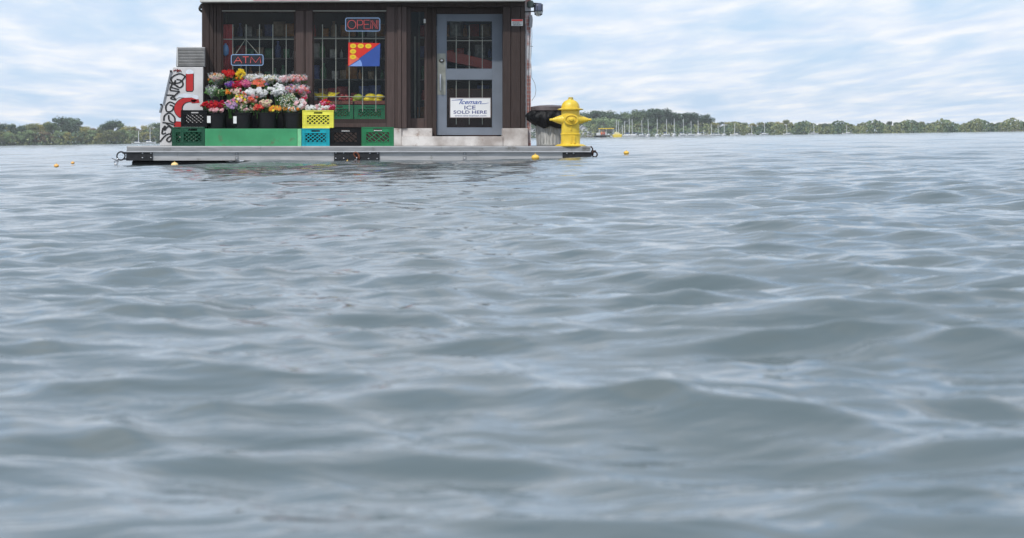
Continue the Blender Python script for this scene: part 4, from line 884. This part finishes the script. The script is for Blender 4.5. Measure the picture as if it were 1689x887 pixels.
# ------------------------------------------------------------------ apply raft frame
bpy.context.view_layer.update()
for o in RAFT: o.matrix_basis = M_RAFT @ o.matrix_basis
def W(px, py, Y): return M_RAFT @ P(px, py, Y)

# ------------------------------------------------------------------ buoys on the lake
def buoy(px, py, Y, rx, lab, c=(.85, .52, .08)):
    p = W(px, py, Y); r = rx*(Y+D)/F; o0 = Vector((p.x, p.y, p.z-r*.3))
    t = thing('float_buoy', o0, lab, 'buoy', 'small round floats on the lake', raft=False)
    m = MB(); n = 12; m.lathe([(max(.001, math.sin(math.pi*i/n))*r, -math.cos(math.pi*i/n)*r*.72) for i in range(n+1)], o0, 'z', 20); build('ball', m, mat('buoy_%02d' % int(c[1]*100), c, .45, var=.15), t, smooth=True)
    m = MB(); m.lathe([(r*.14, r*.66), (r*.14, r*.85), (r*.1, r*.9)], o0, 'z', 8); m.ring(o0+Vector((0, 0, r*.92)), r*.12, r*.035); build('eye', m, mat('buoy_eye', (.6, .4, .1), .5), t)
buoy(883, 257.5, -1.0, 6.6, 'round yellow float just before the right part of the dock')
buoy(288, 270, -.9, 6, 'round pale yellow float half hidden by a wave at the left part of the dock', (.85, .60, .25))
buoy(573, 266.5, -.6, 5, 'round yellow float low in the water under the middle black plate')
buoy(1033, 250.5, 3, 4.6, 'small yellow float in open water right of the dock')
buoy(93, 272, -4, 4.2, 'small orange float in open water, farther from the dock of the two at left', (.85, .45, .12))
buoy(120, 267.5, 1.0, 3.2, 'small orange float in open water, nearer to the dock of the two at left', (.85, .45, .12))

# ------------------------------------------------------------------ trees
def leafmat(name, c):
    m = mat(name, c, .6, var=.35, scale=.35, col2=tuple(min(1, x*1.6) for x in c)); b = m.node_tree.nodes['Principled BSDF']; b.inputs['Subsurface Weight'].default_value = 0; return m
LM = {'dark green': leafmat('leaf_dark', (.042, .078, .042)), 'mid green': leafmat('leaf_mid', (.085, .13, .05)), 'olive green': leafmat('leaf_olive', (.15, .165, .06)), 'yellowing': leafmat('leaf_yellow', (.27, .25, .075)), 'pale green': leafmat('leaf_pale', (.19, .26, .12)), 'rusty brown': leafmat('leaf_rust', (.16, .115, .06))}
bark = mat('bark', (.16, .14, .12), .9, var=.3, scale=3)
def tree_mesh(seed, open_=0.0, h=10.0, wide=1.0):
    r = random.Random(seed); tr = MB(); lf = MB()
    tr.tube([(0, 0, -.6), (.1, 0, h*.25), (r.uniform(-.3, .3), 0, h*.55), (r.uniform(-.5, .5), 0, h*.85)], .28, 7, .05)
    cl = []
    nc = 26 if open_ < .5 else 18
    for i in range(nc):
        u_ = r.random(); z = h*(.16+.78*u_) if open_ < .5 else h*(.42+.52*u_); rad = h*.36*wide*math.sqrt(max(.05, 1-((z/h-.52)/.5)**2)); a = r.uniform(0, 6.28); q = math.sqrt(r.random())*rad
        c = Vector((math.cos(a)*q, math.sin(a)*q, z)); cl.append((c, h*r.uniform(.085, .16)))
        st = Vector((0, 0, min(z*.75, h*.6)*r.uniform(.6, 1))); tr.tube([st, st.lerp(c, .5)+Vector((0, 0, .3)), c], .09, 5, .02)
    for c, s in cl:
        for k in range(150 if open_ < .5 else 110):
            d = Vector((r.gauss(0, 1), r.gauss(0, 1), r.gauss(0, .75))); d = d.normalized()*s*r.uniform(.55, 1.15); p = c+d
            n = (d.normalized()+Vector((r.gauss(0, .6), r.gauss(0, .6), r.gauss(0, .6)))).normalized(); a = n.orthogonal().normalized(); b = n.cross(a); l = r.uniform(.14, .30)
            lf.add([p-a*l-b*l*.4, p+a*l*.2-b*l*.8, p+a*l+b*l*.3, p-a*l*.3+b*l*.8], [(0, 1, 2, 3)])
    def me(mb, nm): q = bpy.data.meshes.new(nm); q.from_pydata(mb.v, [], mb.f); return q
    return me(tr, 'trunk'), me(lf, 'crown')
KIND = [tree_mesh(i, .0 if i < 7 else 1.0, wide=(1.25, 1.0, 1.5, 1.2, .9, 1.4, 1.1, 1.3, 1.1)[i]) for i in range(9)]
CROWN = {}
def tree(px, top, base_d, col, lab, kind=None, wid=1.0, grp='trees along the far shore'):
    k = kind if kind is not None else random.randrange(7); tm, cm = KIND[k]
    if (k, col) not in CROWN: c2 = cm.copy(); c2.materials.append(LM[col]); CROWN[(k, col)] = c2
    if not tm.materials: tm.materials.append(bark)
    x = (px-CX)/F*base_d; horizon = CY-(px-CX)*math.tan(ROLL); hgt = (horizon-top)/F*base_d+H-.6
    t = thing('tree', (x, base_d-D, .8), lab, 'tree', grp, raft=False); s = hgt/10.0
    t.scale = (s*wid*1.0, s*wid, s); t.rotation_euler = (0, 0, random.uniform(0, 6.28))
    for nm, q in (('trunk', tm), ('crown', CROWN[(k, col)])): o = bpy.data.objects.new(nm, q); COL.objects.link(o); o.parent = t
random.seed(21)
left = [(-28, 206, 'mid green'), (-12, 205, 'olive green'), (4, 204, 'dark green'), (17, 206, 'olive green'), (28, 203, 'dark green'), (41, 207, 'mid green'), (52, 204, 'olive green'), (62, 206, 'yellowing'), (72, 203, 'yellowing'), (83, 203, 'mid green'),
        (93, 200, 'dark green'), (104, 194.5, 'dark green'), (116, 196, 'mid green'), (129, 199.5, 'dark green'), (141, 209, 'yellowing'), (152, 212, 'rusty brown'), (163, 212, 'olive green'), (174, 209, 'mid green'), (186, 199.5, 'dark green'), (197, 204, 'mid green'), (208, 209, 'yellowing'), (219, 210, 'yellowing'), (231, 213, 'rusty brown'), (242, 208, 'yellowing'), (254, 204, 'mid green'), (268, 204, 'mid green')]
for i, (px, tp, c) in enumerate(left):
    big = tp < 201
    tree(px, tp, 960+random.uniform(-8, 25), c, '%s%s tree on the left shore, %s from the left end' % ('tall ' if big else '', c, ORD[i]), kind=(7 if px in (104, 186) else 8 if px == 129 else None), wid=1.15 if not big else 1.35)
low = [(x_, 217+random.uniform(-3, 4)) for x_ in range(-30, 275, 13)]
for i, (px, tp) in enumerate(low):
    c = random.choice(['mid green', 'olive green', 'pale green', 'yellowing', 'dark green', 'rusty brown'])
    tree(px, tp, 944+random.uniform(-3, 6), c, 'low %s waterside tree of the left shore, %s from the left' % (c, ORD[i]), wid=1.5, grp='low trees at the water')
def rt(x_):
    pts = [(860, 205), (900, 196), (930, 190), (962, 188), (972, 184.5), (995, 182), (1008, 187), (1018, 191), (1030, 188), (1044, 184.5), (1062, 182), (1078, 179), (1090, 180), (1104, 184), (1120, 187), (1134, 188), (1150, 187), (1156, 186), (1164, 192), (1172, 200), (1185, 203), (1200, 201), (1240, 203), (1300, 199), (1360, 205), (1430, 203), (1500, 200), (1580, 204), (1660, 201), (1760, 203)]
    for (a, b), (c, d) in zip(pts[:-1], pts[1:]):
        if a <= x_ <= c: return b+(d-b)*(x_-a)/(c-a)
    return 203
xs = list(range(866, 1210, 12)) + list(range(1214, 1740, 14))
for i, x_ in enumerate(xs):
    c = random.choice(['dark green', 'dark green', 'mid green']) if x_ < 1175 else random.choice(['mid green', 'olive green', 'dark green', 'yellowing'])
    tree(x_, rt(x_)+random.uniform(-.5, 1.5), 1010+random.uniform(-10, 25), c, '%s tree in the right shore tall row, %s from its left' % (c, ORD[i]), wid=1.3)
j = 0
for x_ in list(range(875, 1205, 15)) + list(range(1212, 1740, 15)):
    c = 'pale green' if 970 < x_ < 1015 else random.choice(['mid green', 'olive green', 'pale green', 'dark green'])
    tree(x_, (196 if 970 < x_ < 1015 else 206+random.uniform(-3, 4)), 985+random.uniform(-5, 8), c, 'lower %s waterside tree of the right shore, %s from the left' % (c, ORD[j]), wid=1.45, grp='lower trees on the right shore'); j += 1
def undergrowth():
    r = random.Random(9); m = MB(); 
    for i in range(30000):
        px = r.choice((r.uniform(-60, 290), r.uniform(290, 850), r.uniform(850, 1780), r.uniform(1190, 1780))); yd = 940+r.uniform(0, 40) + (12 if px > 600 else 0); x = (px-CX)/F*yd; z = -.1+r.random()**1.3*(4.2+1.2*math.sin(px*.11)); p = Vector((x, yd-D, z)); n = Vector((r.gauss(0, 1), r.gauss(-.5, 1), r.gauss(.5, 1))).normalized(); a = n.orthogonal().normalized(); b = n.cross(a); l = r.uniform(.25, .6)
        m.k = r.randrange(3) if r.random() < .4 else int(abs(math.sin(px*.05)*2.99)); m.add([p-a*l-b*l*.4, p+a*l*.2-b*l*.8, p+a*l+b*l*.3, p-a*l*.3+b*l*.8], [(0, 1, 2, 3)])
    o = build('undergrowth', m, [LM['dark green'], LM['mid green'], LM['olive green']]); tag(o, 'dense low undergrowth along the far shore below the trees', 'undergrowth', kind='stuff', raft=False)
undergrowth()

# ------------------------------------------------------------------ boats
hullm = mat('hull_white', (.72, .72, .72), .4, var=.06); mastm = mat('mast_aluminium', (.78, .78, .78), .4, .3, var=.1); covb = mat('sail_cover_blue', (.05, .08, .18), .7); covw = mat('sail_cover_white', (.6, .6, .58), .7)
def boat_proto(loc, lab, grp):
    t = thing('sailboat', loc, lab, 'sailboat', grp, raft=False); L0 = Vector(loc)
    vs = []; st = [(-3.2, .85, .75), (-2, 1.1, .7), (0, 1.2, .7), (1.8, .9, .78), (3.1, .3, .9), (3.6, .02, 1.0)]
    for x, wd, fb in st: vs += [(x, -wd, fb), (x*.95, -wd*.6, -.15), (x*.93, 0, -.35), (x*.95, wd*.6, -.15), (x, wd, fb)]
    fs = [(i*5+j, (i+1)*5+j, (i+1)*5+j+1, i*5+j+1) for i in range(5) for j in range(4)] + [(i*5, i*5+4, (i+1)*5+4, (i+1)*5) for i in range(5)] + [(0, 1, 2, 3, 4)]
    m = MB(); m.add([Vector(v)+L0 for v in vs], fs); build('hull', m, hullm, t)
    m = MB(); m.prism([(L0.x-1.6, L0.z+.72), (L0.x+1.6, L0.z+.72), (L0.x+1.1, L0.z+1.12), (L0.x-1.4, L0.z+1.2)], L0.y-.6, L0.y+.6); build('cabin', m, hullm, t, bevel=.08)
    m = MB(); m.tube([L0+Vector((.6, 0, .7)), L0+Vector((.6, 0, 8))], .17, 6, .12); build('mast', m, mastm, t)
    m = MB(); m.tube([L0+Vector((.6, 0, 1.7)), L0+Vector((-2.4, 0, 1.65))], .16, 6, .12); build('boom', m, covb, t)
    m = MB(); m.tube([L0+Vector((3.5, 0, 1)), L0+Vector((.6, 0, 7.8))], .02, 4); m.tube([L0+Vector((-3.1, 0, .8)), L0+Vector((.6, 0, 7.9))], .02, 4); build('rigging', m, mastm, t)
    return t
G = 'sailboats moored along the right shore'
def bloc(px, d): return Vector(((px-CX)/F*d - .6, d-D, .0))
masts = [(1018, 197), (1021, 199), (1028, 206), (1034.5, 199), (1039, 195), (1047, 196), (1060.5, 198), (1072, 196), (1086.5, 196), (1101, 196), (1115, 195), (1129, 196), (1141.5, 199), (1155.5, 198), (1165, 214), (1177.5, 204), (1186.5, 205), (1197, 202), (1216, 203), (1241, 206), (1263, 201), (1302, 205), (1344, 204), (1401, 206)]
bp0 = None; rr = random.Random(4)
for i, (px, tp) in enumerate(masts):
    d = 925+rr.uniform(-12, 6); hor = CY-(px-CX)*math.tan(ROLL); hh = (hor-tp)/F*d+H; s = hh/8.0
    lab = 'white sailboat with %s bare mast, right shore, %s from the left' % ('short' if tp > 204 else 'tall', ORD[i]); rz = rr.choice((0.25, 2.9, .6, -2.7, 1.2))
    if bp0 is None: bp0 = boat_proto(bloc(px, d), lab, G); bp0.scale = (.62, .62, s); bp0.rotation_euler = (R(rr.uniform(-1.2, 1.2)), R(rr.uniform(-1, 1)), rz)
    else:
        q = dup(bp0, bloc(px, d), lab, G, raft=False, scale=(.62, .62, s)); q.rotation_euler = (R(rr.uniform(-1.2, 1.2)), R(rr.uniform(-1.5, 1.2)), rz)
for px, tp, lab in ((229.5, 215.5, 'white sailboat off the left shore, leftmost of the two beside the freezer'), (248.5, 209, 'white sailboat with a taller mast off the left shore, nearest to the freezer')):
    d = 860; hor = CY-(px-CX)*math.tan(ROLL); hh = (hor-tp)/F*d+H; dup(bp0, bloc(px, d), lab, 'sailboats off the left shore', raft=False, rotz=.1, scale=(.7, .7, hh/8.0))

def power_boats():
    d = 760.0; s_ = d/F
    def Q(px, py): return ((px-CX)*s_, H+(CY-(px-CX)*0-py-0)*s_)
    def wz(px, py): return H + (CY-(px-CX)*math.tan(ROLL)-py)*s_
    x0 = (980-CX)*s_
    t = thing('water_taxi', ((1000-CX)*s_, d-D, 0), 'small dark hulled boat with a flat yellow canopy, off the right shore beside the hydrant', 'boat', raft=False)
    def bx(px0, px1, h0, h1, y0, y1, nm, m_, bev=.05):
        m = MB(); m.box((px0-CX)*s_, (px1-CX)*s_, d-D+y0, d-D+y1, h0, h1); return build(nm, m, m_, t, bevel=bev)
    m = MB(); L_ = [(979, .75), (981, .0), (999.5, .0), (1000.5, .75)]; m.prism([((p-CX)*s_, z-.1) for p, z in L_], d-D-1, d-D+1); build('hull', m, black, t, bevel=.1)
    bx(984, 1000, .66, 1.5, -.6, .6, 'cabin', hullm); bx(987.5, 1012.5, 2.6, 2.9, -1.2, 1.2, 'canopy', mat('canopy_yellow', (.75, .5, .03), .6))
    m = MB()
    for p in (988.5, 999.8, 1011.5):
        for y in (-1.1, 1.1): m.tube([((p-CX)*s_, d-D+y, .6), ((p-CX)*s_, d-D+y, 2.6)], .06, 5)
    build('canopy_post', m, mastm, t); bx(988, 1011, 1.9, 2.5, .9, .95, 'screen', mat('screen_grey', (.4, .4, .4), .5), 0)
    for p, c in ((992, (.65, .18, .08)), (996, (.5, .12, .1))):
        pt = MB(); X0 = (p-CX)*s_; y = d-D-.8
        pt.lathe([(.01, .75), (.22, .8), (.24, 1.0), (.20, 1.25), (.25, 1.5), (.22, 1.62), (.08, 1.68), (.07, 1.74), (.12, 1.82), (.13, 1.92), (.09, 2.02), (.02, 2.06)], (X0, y, 0), 'z', 12, sy=.7)
        for sg in (-1, 1): pt.tube([(X0+sg*.22, y, 1.58), (X0+sg*.34, y-.05, 1.25), (X0+sg*.2, y-.25, 1.1)], .07, 6, .05)
        o = build('person', pt, mat('jacket_%02d' % int(c[0]*100), c, .7), origin=(X0, y, .7), smooth='all'); tag(o, 'person in %s life jacket seated on the canopied boat, %s' % (('an orange', 'on the left') if c[0] > .6 else ('a red', 'on the right')), 'person', 'people on the canopied boat', raft=False)
    t2 = thing('motorboat', ((1012-CX)*s_, d-D-12, 0), 'small bright yellow motorboat right of the boat with the canopy', 'boat', raft=False)
    m = MB(); m.prism([((p-CX)*s_, z-.1) for p, z in ((1003.5, .95), (1005, 0), (1018, 0), (1019.5, 1.0))], d-D-13, d-D-11); build('hull', m, mat('boat_yellow', (.78, .58, .06), .4), t2, bevel=.15)
    m = MB(); m.prism([((p-CX)*s_, z) for p, z in ((1006, .92), (1016.5, .92), (1014, 1.5), (1008, 1.7))], d-D-12.6, d-D-11.4); build('cabin', m, mat('boat_cream', (.75, .68, .4), .4), t2, bevel=.08)
power_boats()
def house(px0, px1, wall_py, roof_py, d, lab, c=(.62, .62, .64)):
    s_ = d/F; xc = ((px0+px1)/2-CX)*s_; hor = CY-((px0+px1)/2-CX)*math.tan(ROLL); zw = H+(hor-wall_py)*s_; zr = H+(hor-roof_py)*s_; x0, x1 = (px0-CX)*s_, (px1-CX)*s_
    t = thing('house', (xc, d-D, .6), lab, 'house', 'white houses on the right shore', raft=False)
    m = MB(); m.box(x0, x1, d-D, d-D+6, .3, zw); m.prism([(x0, zw), (x1, zw), (xc, zr-.1)], d-D+.01, d-D+.2); build('wall', m, mat('house_white', c, .7), t)
    m = MB(); e = .4; m.add([(x0-e, d-D-.4, zw-.15), (x1+e, d-D-.4, zw-.15), (xc, d-D-.4, zr), (x0-e, d-D+6.4, zw-.15), (x1+e, d-D+6.4, zw-.15), (xc, d-D+6.4, zr)], [(0, 2, 5, 3), (1, 4, 5, 2)]); r_ = build('roof', m, mat('roof_grey', (.32, .33, .36), .8), t); md = r_.modifiers.new('s', 'SOLIDIFY'); md.thickness = .15
    for k in range(2):
        for q in range(2):
            a = x0+(x1-x0)*(.16+.42*q); z0 = .9+(zw-1.0)*.5*k
            m = MB(); m.box(a, a+(x1-x0)*.22, d-D-.05, d-D-.01, z0+.2, z0+(zw-1)*.4); f_ = build('window', m, mat('house_glass', (.08, .09, .11), .2), t)
house(953, 971, 214, 206, 972, 'white gabled house on the shore just right of the hydrant'); house(872, 886, 216, 208, 972, 'white house on the shore glimpsed between the brick wall and the bin'); house(973, 980, 219, 215.5, 968, 'smaller white shed right of the gabled house')

# ------------------------------------------------------------------ air between here and the far shore
def haze():
    m = MB(); m.box(-900, 900, -60, 1400, -1.6, 22); me = bpy.data.materials.new('haze_air'); me.use_nodes = True; t = me.node_tree; t.nodes.remove(t.nodes['Principled BSDF'])
    v = t.nodes.new('ShaderNodeVolumePrincipled'); v.inputs['Color'].default_value = (.93, .97, 1, 1); v.inputs['Density'].default_value = .00016; v.inputs['Anisotropy'].default_value = .0
    t.links.new(v.outputs[0], t.nodes['Material Output'].inputs['Volume']); o = build('haze', m, me); o['kind'] = 'stuff'; o['label'] = 'thin pale haze over the lake towards the far shore'; o['category'] = 'haze'
haze()
for o in bpy.data.objects:
    if '_o' in o: del o['_o']
